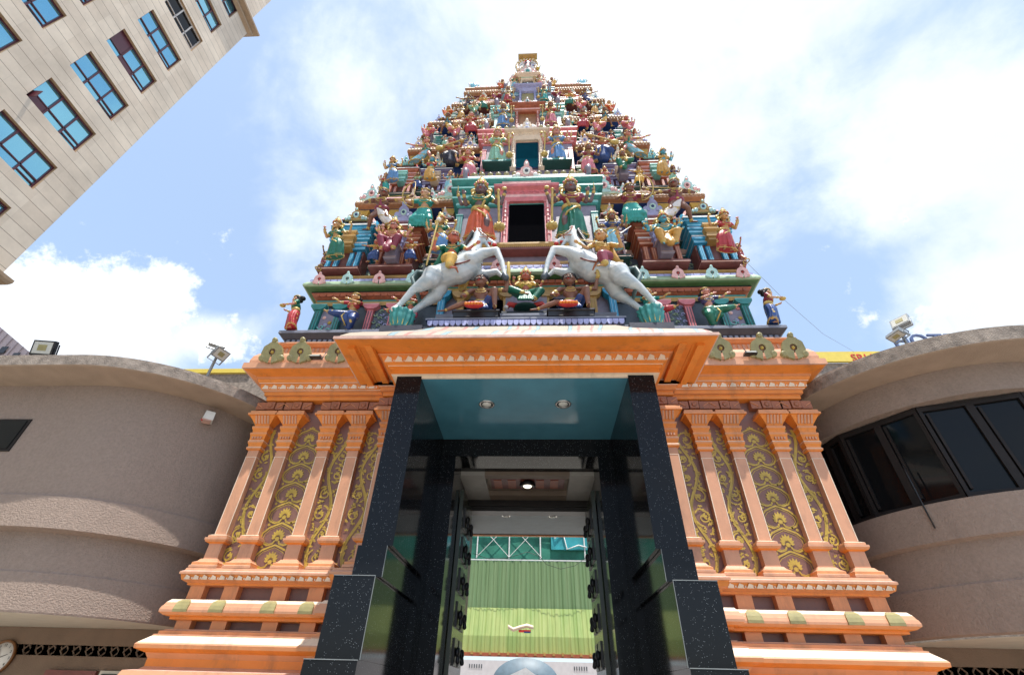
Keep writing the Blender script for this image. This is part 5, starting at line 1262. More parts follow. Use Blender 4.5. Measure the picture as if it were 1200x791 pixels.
def F_bearer():
    """muscular crouching figure, right arm raised with a club (viewer's right)"""
    bd, gm, bl, jw, cr, hr, ey = kit(); P = V(0,0,.24); Ch = V(-.01,-.03,.43); L_, R_ = V(-.13,-.03,.52), V(.13,-.02,.54); N_ = V(-.01,-.04,.59)
    torso(bd, None, jw, P, Ch, N_, (L_, R_), True, 1.25)
    l1 = (V(-.06,0,.20), V(-.20,-.16,.13), V(-.42,-.13,.03)); l2 = (V(.06,0,.20), V(.17,-.20,.36), V(.18,-.16,.05))
    leg(bd, jw, *l1, V(-.50,-.14,.01), 1.25); leg(bd, jw, *l2, V(.18,-.25,.02), 1.25)
    gm.cap_(P+V(-.04,0,-.01), P+V(.04,0,-.01), .082, .082); gm.cap_(l1[0], (l1[0]+l1[1])/2, .075, .068); gm.cap_(l2[0], (l2[0]+l2[1])/2, .075, .066)
    for k in range(-2,3): gm.cap_(P+V(k*.02,-.08,0), V(k*.045,-.16,.05), .018, .022)
    bl = None
    arm(bd, None, jw, L_, V(-.24,-.08,.36), V(-.19,-.19,.24), (.2,-.6,-.4), (0,0,1), s=1.3, bulk=1.35); arm(bd, None, jw, R_, V(.30,-.06,.48), V(.33,-.12,.68), (0,-.1,1), (-1,0,0), s=1.35, bulk=1.35, curl=.9)
    head(V(-.015,-.055,.665), bd, hr, ey, cr, 'red', face=R(-12), crown='hair', moust=True, s=1.35)
    k = MB(); k.cap_((.335,-.14,.66),(.33,-.14,.98), .026, .022, GOLD, 10)
    s_ = MB(); s_.ell((-.06,-.23,.035), (.12,.06,.045), 'red')
    for q in range(6): s_.ell((-.15+q*.036,-.28,.02), (.02,.02,.022), 'orange', 8)
    return assemble(bd, gm, bl, jw, cr, hr, ey, [('club', k), ('red_cloth_knot', s_)], .0085)
def F_rider(spear=True):
    bd, gm, bl, jw, cr, hr, ey = kit(); P = V(0,.05,.33); Ch = V(-.0,.0,.52); L_, R_ = V(-.11,-.0,.60), V(.12,.0,.60); N_ = V(.005,-.02,.66)
    torso(bd, bl, jw, P, Ch, N_, (L_, R_), True, 1.1); 
    l1 = (V(-.03,-.04,.30), V(.05,-.19,.17), V(.03,-.21,-.05)); l2 = (V(.02,.12,.31), V(.12,.30,.22), V(.10,.30,.02))
    leg(bd, jw, *l1, V(.12,-.22,-.08), 1.15); leg(bd, jw, *l2, V(.16,.3,-.02), 1.15); skirt_legs(gm, jw, P, [l1, l2], 1.45, web=False)
    arm(bd, bl, jw, L_, V(-.22,-.08,.47), V(-.17,-.17,.60), (.1,-.3,1), (0,-1,0), .4, 1.2, 1.15, .9); arm(bd, bl, jw, R_, V(.20,-.06,.46), V(.30,-.10,.54), (1,-.2,.3), (0,0,1), .4, 1.2, 1.15, .9)
    head(V(.01,-.04,.735), bd, hr, ey, cr, 'red', face=R(22), crown='band', moust=spear, s=1.25)
    k = MB()
    if spear: k.cap_((-.155,-.22,1.0),(-.215,-.25,-.05), .011, .011, GOLD, 8); k.ell((-.15,-.22,1.04), (.02,.012,.06), GOLD); k.ell((-.155,-.22,.93), (.03,.03,.03), 'white', 8)
    else: k.cap_((.28,-.14,.55),(.02,-.2,.40), .009, .009, GOLD, 8); k.cap_((-.2,-.2,.6),(-.36,-.12,.86), .010, .004, 'white', 6)
    c = MB(); c.tube([L_+V(.02,.05,.0), V(-.16,.12,.42), V(-.26,.14,.22)], [.05,.06,.04], 'dark_green', 10)
    return assemble(bd, gm, bl, jw, cr, hr, ey, [('spear' if spear else 'sword', k), ('cloak', c)], .009)
def mirror(kitx):
    out = []
    for n, me in kitx:
        m2 = me.copy(); m2.transform(Matrix.Scale(-1, 4, (1,0,0))); m2.flip_normals(); out.append((n, m2))
    return out
FIG = {}
def fig(k):
    if k in FIG: return FIG[k]
    if k.endswith('~'): FIG[k] = mirror(fig(k[:-1])); return FIG[k]
    FIG[k] = dict(guard=lambda: F_guardian(1), seat=lambda: F_seated(1), seatm=lambda: F_seated(0, True, 'tall', True, True), stand=lambda: F_goddess_stand(), offer=lambda: F_goddess_stand('band', False, R(-30), 1),
       dance=F_dancer, archer=F_archer, lady=F_lady_float, music=F_musician, lotus=F_goddess_lotus, bearer=F_bearer, rider=lambda: F_rider(True), rider2=lambda: F_rider(False), float=lambda: [q for q in F_archer() if q[0] != 'bow'])[k]()
    return FIG[k]
def statue(kind, x, y, z, h, skin, cloth, blouse, label, group=None, rz=0, cat='statue'):
    t = thing('statue', label, cat, (x, y, z), group, rz); g_ = .92 if kind.startswith('guard') else 1; t.scale = (h*1.20*g_, h*1.20*g_, h*.90*g_); t.rotation_euler = (R(15 if z > 7.5 else 7), 0, rz)
    for n, me in fig(kind):
        o = bpy.data.objects.new(n, me); C.objects.link(o); o.parent = t
        m_ = {'body': sk(skin), 'skirt': cl(cloth), 'blouse': cl(blouse, False), 'cloak': cl(blouse, False)}.get(n)
        if m_ is not None:
            sl_ = o.material_slots[0]; sl_.link = 'OBJECT'; sl_.material = m_
    return t
def demon(x, y, z, s, sx, skin, label):
    """small figure leaping off the corner, arms flung out"""
    t = thing('statue', label, 'statue', (x, y, z), 'small corner figures', R(70)*sx); t.scale = (s, s, s)
    for n, me in fig('archer' if sx > 0 else 'archer~'):
        if n in ('skirt', 'bow'): continue
        o = bpy.data.objects.new(n, me); C.objects.link(o); o.parent = t
        if n == 'body': o.material_slots[0].link = 'OBJECT'; o.material_slots[0].material = sk(skin)
        if n == 'blouse': o.material_slots[0].link = 'OBJECT'; o.material_slots[0].material = cl('maroon', False)
G = 'painted figures on the tower'
T = [
 ('offer', -4.00,5.86,6.39, .98,'pink','red','green','woman in a white-dotted red sari holding a bowl, far left corner of the lowest storey',R(-70)),
 ('offer~', 4.00,5.86,6.39, .98,'tan','navy','maroon','woman in a dark blue sari holding a bowl, far right corner of the lowest storey',R(70)),
 ('dance',-3.10,5.93,6.40,1.00,'gold','navy','red','dancer with red blouse and navy sari kicking one leg, left between teal and pink pilasters',0),
 ('dance~',3.14,5.93,6.40,1.00,'pink','green','purple','dancer in a dark green sari kicking one leg, right between pink and teal pilasters',0),
 ('dance',-2.06,5.93,6.42,.98,'red','maroon','green','dancer half hidden behind the hind legs of the left white horse',0),
 ('dance~',2.16,5.93,6.42,.98,'gold','red','teal','dancer with one arm raised behind the hind legs of the right white horse',0),
 ('stand',-3.62,5.66,7.97,1.05,'gold','green','green','four-armed goddess in a green sari before the blue pavilion at the left corner',R(-12)),
 ('stand~',3.64,5.66,7.97,1.05,'gold','red','red','four-armed goddess in a dotted red sari before the blue pavilion at the right corner',R(12)),
 ('seatm',-2.55,5.70,7.94,1.08,'pink','maroon','gold','pink many-armed god seated before the rust-brown pavilion left of the black doorway',0),
 ('seatm~',2.57,5.70,7.94,1.10,'blue','gold','red','blue-skinned god in ochre trousers seated before the rust-brown pavilion at right',0),
 ('archer~',-3.00,5.82,8.84,1.36,'brown','white','maroon','crowned archer with a pale swirling skirt and bow above the left blue pavilion',0),
 ('archer',3.02,5.82,8.86,1.40,'brown','white','maroon','bare-chested archer with white skirt drawing a bow above the right blue pavilion',0),
 ('lady~',-2.12,5.86,8.88,1.36,'tan','teal','teal','woman in a turquoise sari kneeling in flight beside the left archer',0),
 ('lady',2.12,5.86,8.88,1.36,'brown','teal','maroon','woman in a sea-green sari aiming an arrow beside the right archer',0),
 ('stand',-1.66,5.72,8.14,1.02,'gold','blue','green','small four-armed figure in blue behind the left rider',0),
 ('stand~',1.64,5.72,8.14,1.02,'brown','skyblue','navy','small four-armed figure in pale blue behind the right rider',0),
 ('guard',-.90,5.66,8.40,1.82,'grey','orange','green','large dark-faced guardian in orange-red with a gold mace, left of the black doorway',0),
 ('guard~',.88,5.66,8.40,1.82,'grey','green','maroon','large dark-faced guardian in a green sari with a gold mace, right of the black doorway',0),
 ('stand',-3.20,6.04,11.06,.90,'gold','blue','blue','four-armed figure in a blue skirt before the red pavilion, third storey left corner',R(-10)),
 ('stand~',3.16,6.04,11.06,.92,'blue','gold','gold','blue-skinned figure in a golden skirt before the red pavilion, third storey right corner',R(10)),
 ('stand~',-2.26,6.02,11.06,.86,'blue','gold','red','blue-armed god in a bronze skirt under the cream crest, third storey left',0),
 ('seat',2.24,6.02,11.0,.92,'brown','green','yellow','four-armed seated figure in green and yellow, third storey right',0),
 ('float',-2.58,6.22,11.98,1.12,'pink','skyblue','green','floating player in a green coat with a pale blue skirt below the left cornice',0),
 ('float~',2.54,6.22,11.98,1.16,'pink','skyblue','green','floating flute player in green with a pale blue skirt below the right cornice',0),
 ('music',-1.92,6.22,11.90,1.12,'red','black','green','red-faced lute player in a black skirt, third storey left',0),
 ('music~',1.88,6.22,11.90,1.16,'red','navy','green','red-faced lute player in a dark skirt, third storey right',0),
 ('stand',-1.40,6.02,11.06,1.12,'pink','pink','red','woman in a rose and red sari beside the left end of the lattice-painted vault',0),
 ('stand~',1.47,6.02,11.2,1.04,'brown','pink','maroon','woman in a dark rose sari beside the right end of the lattice-painted vault',0),
 ('guard',-.72,6.0,11.61,1.46,'pink','mint','mint','guardian in a pale green sari with mace, left of the dark blue doorway',0),
 ('guard~',.73,6.0,11.61,1.46,'pink','blue','blue','guardian in a blue sari with mace, right of the dark blue doorway',0),
 ('seat',-2.70,6.36,13.40,.90,'red','pink','gold','red figure seated with raised arms before the teal pavilion, fourth storey left corner',0),
 ('seat~',2.70,6.36,13.44,.88,'red','pink','navy','red figure seated with raised arms before the teal pavilion, fourth storey right corner',0),
 ('seat~',-1.97,6.34,13.40,.86,'gold','pink','gold','seated goddess in a rose-pink sari, fourth storey left',0),
 ('seat',1.92,6.34,13.40,.88,'gold','pink','pink','seated goddess in a rose-pink sari, fourth storey right',0),
 ('float~',-2.28,6.48,13.96,1.08,'brown','yellow','dteal','floating figure in a dark teal coat and yellow skirt, fourth storey left',0),
 ('float',2.20,6.48,14.06,1.02,'brown','yellow','dteal','floating figure in a dark teal coat and yellow skirt, fourth storey right',0),
 ('lady',-1.60,6.48,13.90,1.14,'pink','red','red','woman in a crimson sari with a staff, fourth storey left',0),
 ('lady~',1.58,6.48,14.00,1.04,'brown','red','red','woman in a crimson sari with a staff, fourth storey right',0),
 ('stand',-1.23,6.38,13.62,.76,'pink','mint','mint','small standing woman in pale green, fourth storey left of the orange doorway',0),
 ('stand~',1.19,6.38,13.68,.76,'tan','mint','teal','small standing woman in pale green, fourth storey right of the orange doorway',0),
 ('guard',-.67,6.28,13.95,1.22,'brown','blue','blue','guardian with a blue skirt, left of the orange doorway high on the tower',0),
 ('guard~',.66,6.28,13.97,1.20,'brown','pink','red','guardian with a pink skirt, right of the orange doorway high on the tower',0),
 ('seat',-2.42,6.68,15.22,.76,'gold','orange','gold','small seated golden figure, fifth storey left corner',0),
 ('seat~',2.46,6.68,15.22,.76,'gold','orange','gold','small seated golden figure, fifth storey right corner',0),
 ('stand',-2.04,6.66,15.24,.78,'brown','gold','white','small bronze figure with a white scarf, fifth storey left',0),
 ('stand~',2.04,6.66,15.24,.78,'brown','gold','skyblue','small bronze figure with a blue scarf, fifth storey right',0),
 ('seat~',-1.62,6.62,15.30,.78,'tan','mint','green','small seated figure in pale green under the left end of the roof, fifth storey',0),
 ('seat',1.60,6.62,15.30,.78,'pink','pink','red','small seated pink figure under the right end of the roof, fifth storey',0),
 ('float',-1.86,6.74,15.92,.92,'brown','black','black','small figure leaning in a black skirt, just under the left roof end',0),
 ('float~',1.80,6.74,16.0,.92,'brown','navy','navy','small figure leaning in a navy skirt, just under the right roof end',0),
 ('lady',-1.42,6.76,15.95,.90,'red','green','yellow','small figure in red and green just under the roof, left',0),
 ('lady~',1.34,6.76,16.02,.90,'red','green','yellow','small figure in red and green just under the roof, right',0),
 ('guard',-.62,6.64,16.20,.94,'brown','red','white','small guardian with a red skirt beside the olive doorway near the top, left',0),
 ('guard~',.52,6.64,16.20,.92,'brown','teal','teal','small guardian with a teal skirt beside the olive doorway near the top, right',0),
 ('seat',-.98,6.72,16.30,.72,'red','maroon','gold','small dark red seated figure next to the topmost left guardian',0),
 ('seat~',.92,6.72,16.30,.72,'red','maroon','gold','small dark red seated figure next to the topmost right guardian',0),
 ('guard',-.44,6.88,17.70,.84,'pink','skyblue','green','uppermost guardian in pale blue left of the small doorway at the roof',0),
 ('guard~',.40,6.88,17.70,.84,'pink','pink','white','uppermost guardian in pink right of the small doorway at the roof',0),
 ('seat',-.86,6.94,17.62,.74,'brown','orange','yellow','small seated figure beside the roof doorway, left end',0),
 ('seat~',.82,6.94,17.66,.72,'brown','yellow','red','small seated figure beside the roof doorway, right end',0),
]
for k, x, y, z, h, s_, c_, b_, lab, rz in T:
    if z > 10.5: q_ = 1.028; x = .13+(x-.13)*q_; y *= q_; z = 1.6+(z-1.6)*q_; h *= .94 if z > 13 else 1
    statue(k, x, y, z, h, s_, c_, b_, 'painted statue: '+lab if False else lab, G, rz)
# rows of tiny attendants crowding the upper storeys
_at = {'third': (6.30, 11.10, .62, (3.46,2.66,1.86,1.10)), 'fourth': (6.64, 13.62, .54, (2.98,2.32,1.58,1.02)), 'fifth': (6.92, 15.44, .46, (2.16,1.86,1.42,.92))}
_cn = ('teal','pink','yellow','navy','red','mint','skyblue','maroon'); _sn = ('tan','brown','pink','blue','gold','red')
for si, (nm_, (y, z, h, xs)) in enumerate(_at.items()):
    order = sorted([-x for x in xs]+list(xs))
    for k, x in enumerate(order):
        c_ = _cn[(k*3+si*2)%8]; kd = ('stand','lady','stand~','offer','offer~','stand','lady~','stand~')[k]
        statue(kd, x, y, z, h, _sn[(k+si)%6], c_, _cn[(k+si+4)%8], 'tiny %s attendant, %s from the left of eight on the %s storey' % ({'skyblue':'pale blue','mint':'pale green','navy':'navy blue'}.get(c_, c_), ('first','second','third','fourth','fifth','sixth','seventh','last')[k], nm_), 'tiny attendants')
# attendants flanking the seated gods
for x, y, z, h, lab in ((-2.90,5.80,8.0,.62,'small red attendant at the left side of the pink seated god'),(-2.22,5.80,8.0,.62,'small red attendant at the right side of the pink seated god')):
    statue('lady' if x > -2.5 else 'lady~', x, y, z, h, 'red', 'navy', 'gold', lab, 'attendants of the seated gods')
for a in ((-3.98,5.95,7.75,.80,-1,'brown','brown figure with flung-out arms on the left edge, beside the green-clad goddess'),(4.02,5.95,7.75,.80,1,'red','red figure with flung-out arms on the right edge, beside the red-clad goddess'),
          (-3.52,6.25,10.85,.62,-1,'brown','brown figure with flung-out arms on the left edge of the third storey'),(3.48,6.25,10.85,.62,1,'brown','brown figure with flung-out arms on the right edge of the third storey')):
    demon(*a)
statue('lotus', 0, 5.50, 6.47, 1.0, 'red', 'green', 'yellow', 'red-faced goddess in green and gold seated on a lotus between the two white horses', G)
statue('bearer', -.66, 5.14, 6.03, 1.02, 'brown', 'navy', 'red', 'crouching bare-chested strongman with raised arm under the left white horse', 'strongmen under the horses')
statue('bearer', .70, 5.14, 6.03, 1.02, 'brown', 'navy', 'red', 'crouching bare-chested strongman with raised arm under the right white horse', 'strongmen under the horses')
for x in (-.69, .70):
    q = MB(); q.mold(x-.36, x+.30, 4.98, 5.34, [(0,5.91,'black'),(.0,6.0,'black'),(.02,6.01,'ledge'),(.02,6.03,'ledge'),(0,6.035,'ledge')]); part('statue_plinth', q)
for nm_, x, y, z in (('crest_figure',0,6.3,13.50),):
    q = MB(); crest(q, 0, 6.22, 13.42, .5, .34, 'white', 'lilac', 'slate'); q.ell((0,6.18,13.72), (.07,.06,.13), 'lilac'); q.ell((0,6.17,13.88), (.045,.045,.05), 'white'); part('crest_figure', q)

# ------------------------------------------------------------------ leaping horses
def horse_paint():
    if 'horse_white' in MATS: return MATS['horse_white']
    m = mat('horse_white', (.56,.60,.61), .38, .06, 5, .12, 14, dirt=.35, coat=.15); nt = m.node_tree; N = nt.nodes; L = nt.links
    b = N['Principled BSDF']; src = b.inputs['Base Color'].links[0].from_socket
    tc = N.new('ShaderNodeTexCoord'); mp = N.new('ShaderNodeMapping'); mp.inputs['Rotation'].default_value = (0, R(30), 0); mp.inputs['Scale'].default_value = (1.2, 1, 4.5); L.new(tc.outputs['Object'], mp.inputs['Vector'])
    n = N.new('ShaderNodeTexNoise'); n.inputs['Scale'].default_value = 2.4; n.inputs['Detail'].default_value = 4; n.inputs['Distortion'].default_value = .8; L.new(mp.outputs['Vector'], n.inputs['Vector'])
    r = N.new('ShaderNodeMapRange'); r.inputs['From Min'].default_value = .50; r.inputs['From Max'].default_value = .62; r.inputs['To Max'].default_value = .38; L.new(n.outputs['Fac'], r.inputs['Value'])
    mx = N.new('ShaderNodeMix'); mx.data_type = 'RGBA'; mx.inputs[7].default_value = (.26,.38,.46,1); L.new(r.outputs['Result'], mx.inputs[0]); L.new(src, mx.inputs[6]); L.new(mx.outputs[2], b.inputs['Base Color'])
    return m
def horse(sx, label):
    t = thing('horse_statue', label, 'horse statue', (sx*1.75, 4.98, 5.97), 'leaping white horses')
    def J(x, dy, z): return V(sx*x, 5.0+dy, z)
    WHO = horse_paint()
    b = MB(); c = lambda a, e, r0, r1: b.cap_(a, e, r0, r1, seg=14)
    rump = J(-1.42,0,6.72); mid = J(-1.14,0,6.86); chest = J(-.88,0,7.08); wi = J(-.98,0,7.20)
    c(rump, mid, .20, .205); c(mid, chest, .205, .20); c(wi, chest, .14, .18); b.ell(rump+V(0,0,.02), (.22,.19,.20), seg=16)
    c(J(-1.42,-.07,6.70), J(-1.42,.07,6.70), .17, .17)
    # belly swell and stifle folds
    c(J(-1.05,0,6.86), J(-.88,0,6.98), .20, .17)
    # neck and head
    c(J(-.90,0,7.16), J(-.84,0,7.50), .17, .118); c(J(-.84,0,7.50), J(-.80,0,7.76), .118, .090); c(J(-.97,0,7.18), J(-.90,0,7.50), .15, .10)
    c(J(-.80,0,7.76), J(-.70,0,7.69), .082, .062); c(J(-.71,0,7.69), J(-.52,0,7.53), .056, .040); c(J(-.75,0,7.66), J(-.64,0,7.54), .052, .030); c(J(-.65,0,7.53), J(-.60,0,7.44), .030, .024)
    b.ell(J(-.515,0,7.53), (.044,.038,.038)); b.ell(J(-.74,0,7.69), (.06,.06,.055))
    for dy in (-.035,.035):
        b.cap_(J(-.82,dy,7.82), J(-.835,dy*1.3,7.93), .024, .006, seg=8); b.ell(J(-.71,dy*1.5,7.73), (.024,.014,.02))
    # fore legs: near one reaching up and folded, far one tucked
    def legx(P_, rs):
        for i in range(len(P_)-1): c(P_[i], P_[i+1], rs[i], rs[i+1])
    legx([J(-.86,-.11,7.02), J(-.70,-.13,7.14), J(-.46,-.14,7.20), J(-.36,-.14,6.92), J(-.325,-.14,6.74), J(-.31,-.14,6.64)], [.135,.095,.062,.044,.036,.040])
    b.ell(J(-.46,-.14,7.20), (.066,.06,.064)); b.ell(J(-.335,-.14,6.78), (.043,.04,.043))
    legx([J(-.84,.11,6.94), J(-.66,.12,6.92), J(-.47,.13,7.0), J(-.41,.13,6.93), J(-.36,.13,6.88)], [.115,.075,.050,.036,.032])
    # hind legs with hocks
    legx([J(-1.42,-.12,6.66), J(-1.47,-.15,6.53), J(-1.68,-.13,6.36), J(-1.83,-.10,6.12), J(-1.88,-.10,6.03)], [.17,.125,.062,.042,.040])
    b.ell(J(-1.665,-.13,6.355), (.060,.05,.064)); b.cap_(J(-1.42,-.13,6.56), J(-1.60,-.13,6.40), .125, .075)
    legx([J(-1.38,.10,6.62), J(-1.40,.12,6.48), J(-1.58,.10,6.26), J(-1.72,.06,6.06), J(-1.75,.05,6.00)], [.16,.115,.056,.040,.038])
    me = remesh(b, 'body', .014, 5, [WHO]); me.transform(Matrix.Translation((-t.location[0], -t.location[1], -t.location[2])))
    o = bpy.data.objects.new('body', me); C.objects.link(o); o.parent = t; ORG[o.name] = ORG[t.name]
    for p, d, r in ((J(-.31,-.14,6.64), V(sx*.02,0,-.06), .046), (J(-.36,.13,6.88), V(sx*.05,0,-.03), .036), (J(-1.885,-.10,6.03), V(-sx*.02,-.02,-.05), .044), (J(-1.76,.05,6.0), V(-sx*.02,-.02,-.05), .042)):
        q = MB(); q.cap_(p, p+d, r, r*1.15, 'slate' if p.z > 6.3 else 'white', 12); q.build('hoof', t)
    q = MB()    # mane
    for k in range(16):
        u = k/15; p = J(-1.04,0,7.28).lerp(J(-.885,0,7.76), u); p2 = p+V(-sx*.02,0,0)
        q.tube([p+V(-sx*.01,-.02,.02), p+V(-sx*.01,-.08,0), p+V(sx*.02,-.13,-.10)], [.028,.030,.010], 'black', 6)
        q.tube([p+V(sx*.0,.01,.03), p+V(sx*.02,.06,0), p+V(sx*.04,.10,-.08)], [.028,.03,.012], 'black', 6)
    q.build('mane', t)
    q = MB()    # tail
    for k in range(9):
        w_ = (k-4)*.022; q.tube([J(-1.58,.0,6.78)+V(0,w_,0), J(-1.70,w_,6.80), J(-1.74,w_*1.4,6.62), J(-1.66,w_*1.6,6.42+.03*(k%3)), J(-1.62,w_*1.2,6.26+.04*(k%2))], [.03,.034,.032,.026,.008], mat('tail_grey', (.10,.16,.16), .5), 6)
    q.build('tail', t)
    q = MB()    # harness
    def ring(cn, ax, r, w_=.010, m_='black'):
        ax = ax.normalized(); a_ = ax.orthogonal().normalized(); b_ = ax.cross(a_); pts = [cn+(a_*math.cos(6.283*i/28)+b_*math.sin(6.283*i/28))*r for i in range(28)]
        q.tube(pts, w_, m_, 6, closed=True)
    ax = (chest-rump)
    n_ = 24; 
    ring(J(-1.13,0,6.87), ax, .212, .016, 'bracket'); 
    q.tube([J(-1.10,-.205,6.82), J(-.98,-.20,6.86), J(-.86,-.19,6.93), J(-.76,-.14,6.99), J(-.70,0,7.03), J(-.76,.14,6.99)], .015, 'maroon', 6)
    ring(J(-.62,0,7.63), J(-.5,0,7.52)-J(-.8,0,7.76), .060, .009, 'bracket'); q.tube([J(-.62,-.06,7.63), J(-.80,-.09,7.62), J(-1.0,-.12,7.38), J(-1.12,-.16,7.30)], .008, 'bracket', 6)
    q.tube([J(-.80,-.09,7.80), J(-.72,-.08,7.70), J(-.63,-.06,7.63)], .008, 'bracket', 6)
    q.build('harness', t)
    q = MB(); q.ell(J(-.515,-.01,7.495), (.042,.034,.028), 'red'); q.ell(J(-.60,-.0,7.54), (.05,.036,.020), 'red'); q.build('mouth', t)
    q = MB()
    for dy in (-.068,.068): q.ell(J(-.71,dy,7.71), (.016,.012,.016), DARK, 8); q.ell(J(-.712,dy*.94,7.71), (.024,.012,.020), EYE, 8)
    q.build('eyes', t)
    q = MB(); 
    for k in range(7): a_ = 6.283*k/7; q.ell(J(-.80,0,7.88)+V(.03*math.cos(a_),.03*math.sin(a_),.02), .022, 'pink_light' if k%2 else 'white', 7)
    q.build('plume', t)
    q = MB(); q.ell(J(-1.14,-.0,7.06), (.15,.17,.05), 'dark_green'); q.build('saddle', t)
    v = thing('vase', 'green and gold fluted lotus pedestal under the hind hooves of the %s white horse' % ('left' if sx < 0 else 'right'), 'pedestal', (sx*1.80, 4.98, 5.68), 'lotus pedestals')
    pr = [(.10,.0),(.13,.02),(.12,.05),(.15,.12),(.17,.20),(.165,.26),(.19,.30),(.17,.315),(.001,.31)]; rr = []
    for r, h in pr: rr.append([(sx*1.80+r*(1+.07*math.cos(12*6.283*j/72))*math.cos(6.283*j/72), 4.98+r*(1+.07*math.cos(12*6.283*j/72))*math.sin(6.283*j/72), 5.66+h) for j in range(72)])
    q = MB(); q.loft(rr, 'teal'); q.build('bowl', v)
    q = MB()
    for j in range(12): a_ = 6.283*j/12; q.tube([(sx*1.80+r*1.0*math.cos(a_), 4.98+r*1.0*math.sin(a_), 5.66+h) for r, h in pr[1:7]], .010, 'yellow', 5)
    q.build('gilt_rib', v)
    return t
horse(-1, 'rearing white horse with dark mane leaping right above the canopy, left of the pair'); horse(1, 'rearing white horse with dark mane leaping left above the canopy, right of the pair')
t = statue('rider', -1.19, 4.98, 6.76, 1.12, 'red', 'yellow', 'green', 'red-skinned moustached rider in yellow trousers with a spear, on the left white horse', 'riders on the horses'); t.name = 'rider_statue'
t = statue('rider2~', 1.24, 4.98, 6.76, 1.08, 'gold', 'maroon', 'gold', 'rider in red and gold clothes on the right white horse', 'riders on the horses'); t.name = 'rider_statue'
# ------------------------------------------------------------------ roughcast round-cornered wings
ROUGH = mat('roughcast', (.31,.235,.19), .9, .10, 30, .7, 55, dirt=.18)
ROUGHT = mat('roughcast_top', (.30,.25,.21), .95, .35, 9, .9, 70, dirt=.5)
ROUGHL = mat('roughcast_soffit', (.36,.27,.20), .85, .10, 4, .4, 70)
CREAM = mat('cream_plaster', (.62,.57,.47), .6, .06); FRM = mat('window_frame', (.022,.018,.017), .55, spec=.2)
GLD = bpy.data.materials.new('dark_glass'); GLD.use_nodes = True
_b = GLD.node_tree.nodes['Principled BSDF']; _b.inputs['Specular IOR Level'].default_value = .2; _b.inputs['Base Color'].default_value = (.006,.007,.008,1); _b.inputs['Roughness'].default_value = .06
def wing_path(sx, cx_, cy_, r, far=14, n=28, yend=13):
    """plan line: straight front from far away, round corner, side running back; returns (x,y,nx,ny)"""
    P = []
    for x in (far, far*.7, (far+cx_)/2, cx_+1.2): P.append((sx*x, cy_-r, 0, -1))
    for k in range(n+1):
        a = -math.pi/2-math.pi/2*k/n; P.append((sx*(cx_+r*math.cos(a)), cy_+r*math.sin(a), sx*math.cos(a), math.sin(a)))
    P.append((sx*(cx_-r), yend, -sx, 0)); return P
def sweep(b, P, prof, m_=None):
    rr = []
    for q in prof: rr.append([(x+nx*q[0], y+ny*q[0], q[1]) for x, y, nx, ny in P])
    for i in range(len(rr)-1):
        v = rr[i]+rr[i+1]; n = len(P); b.add(v, [(k,k+1,n+k+1,n+k) for k in range(n-1)], prof[i][2] if len(prof[i]) > 2 else m_, abs(prof[i][1]-prof[i+1][1]) > .05)
def wing(sx, cx_, cy_, r, zs, zt, window, lab):
    t = thing('round_cornered_building', lab, 'building', (sx*cx_, cy_, 0)); P = wing_path(sx, cx_, cy_, r)
    b = MB()
    if window:
        zw0, zw1 = 3.58, 4.84
        S = [(-.06,2.22,ROUGH),(.0,2.24,ROUGH),(.0,2.70,ROUGH),(-.02,2.72,ROUGH),(-.03,3.13,ROUGH),(.05,3.16,ROUGH),(.05,zw0,ROUGH),(-.12,zw0+.01,ROUGH)]
        sweep(b, P, S); S2 = [(-.12,zw1,ROUGH),(.03,zw1+.005,ROUGH),(.03,zs,ROUGHL)]; sweep(b, P, S2)
    else:
        S = [(-.09,2.20,ROUGH),(-.085,2.22,ROUGH),(-.085,2.60,ROUGH),(-.10,2.62,ROUGH),(-.10,3.03,ROUGH),(.07,3.05,ROUGH),(.06,3.42,ROUGH),(.03,3.45,ROUGH),(.03,zs,ROUGHL)]; sweep(b, P, S)
    b.build('wall', t)
    b = MB(); sweep(b, P, [(0,zs,ROUGHL),(.50,zs+.03,ROUGHL),(.52,zs+.04,ROUGHT),(.53,zt-.05,ROUGHT),(.50,zt-.045,ROUGHT),(.50,zt,ROUGHT),(.44,zt+.01,ROUGHT),(-.35,zt+.02,ROUGHT)]); 
    b.build('eaves_slab', t)
    # flat roof deck
    b = MB(); n = len(P); b.add([(x-nx*.34, y-ny*.34, zt+.018) for x,y,nx,ny in P]+[(sx*14, 13, zt+.018)], [tuple(range(n+1))], ROUGHT); b.build('roof', t)
    # cream slab under the overhang and the recessed lower wall
    b = MB(); b.add([(x-nx*.0+nx*(-.095), y+ny*(-.095), 2.205) for x,y,nx,ny in P]+[(sx*14, 13, 2.205)], [tuple(range(n+1))], CREAM); b.build('soffit', t)
    return t, P
WL, PL_ = wing(-1, 6.25, 7.20, 1.78, 5.02, 5.24, False, 'brown roughcast building with a rounded corner and blank curved wall, left of the tower')
WR, PR_ = wing(1, 6.52, 7.22, 1.92, 5.24, 5.50, True, 'brown roughcast building with a rounded corner and black curved windows, right of the tower')
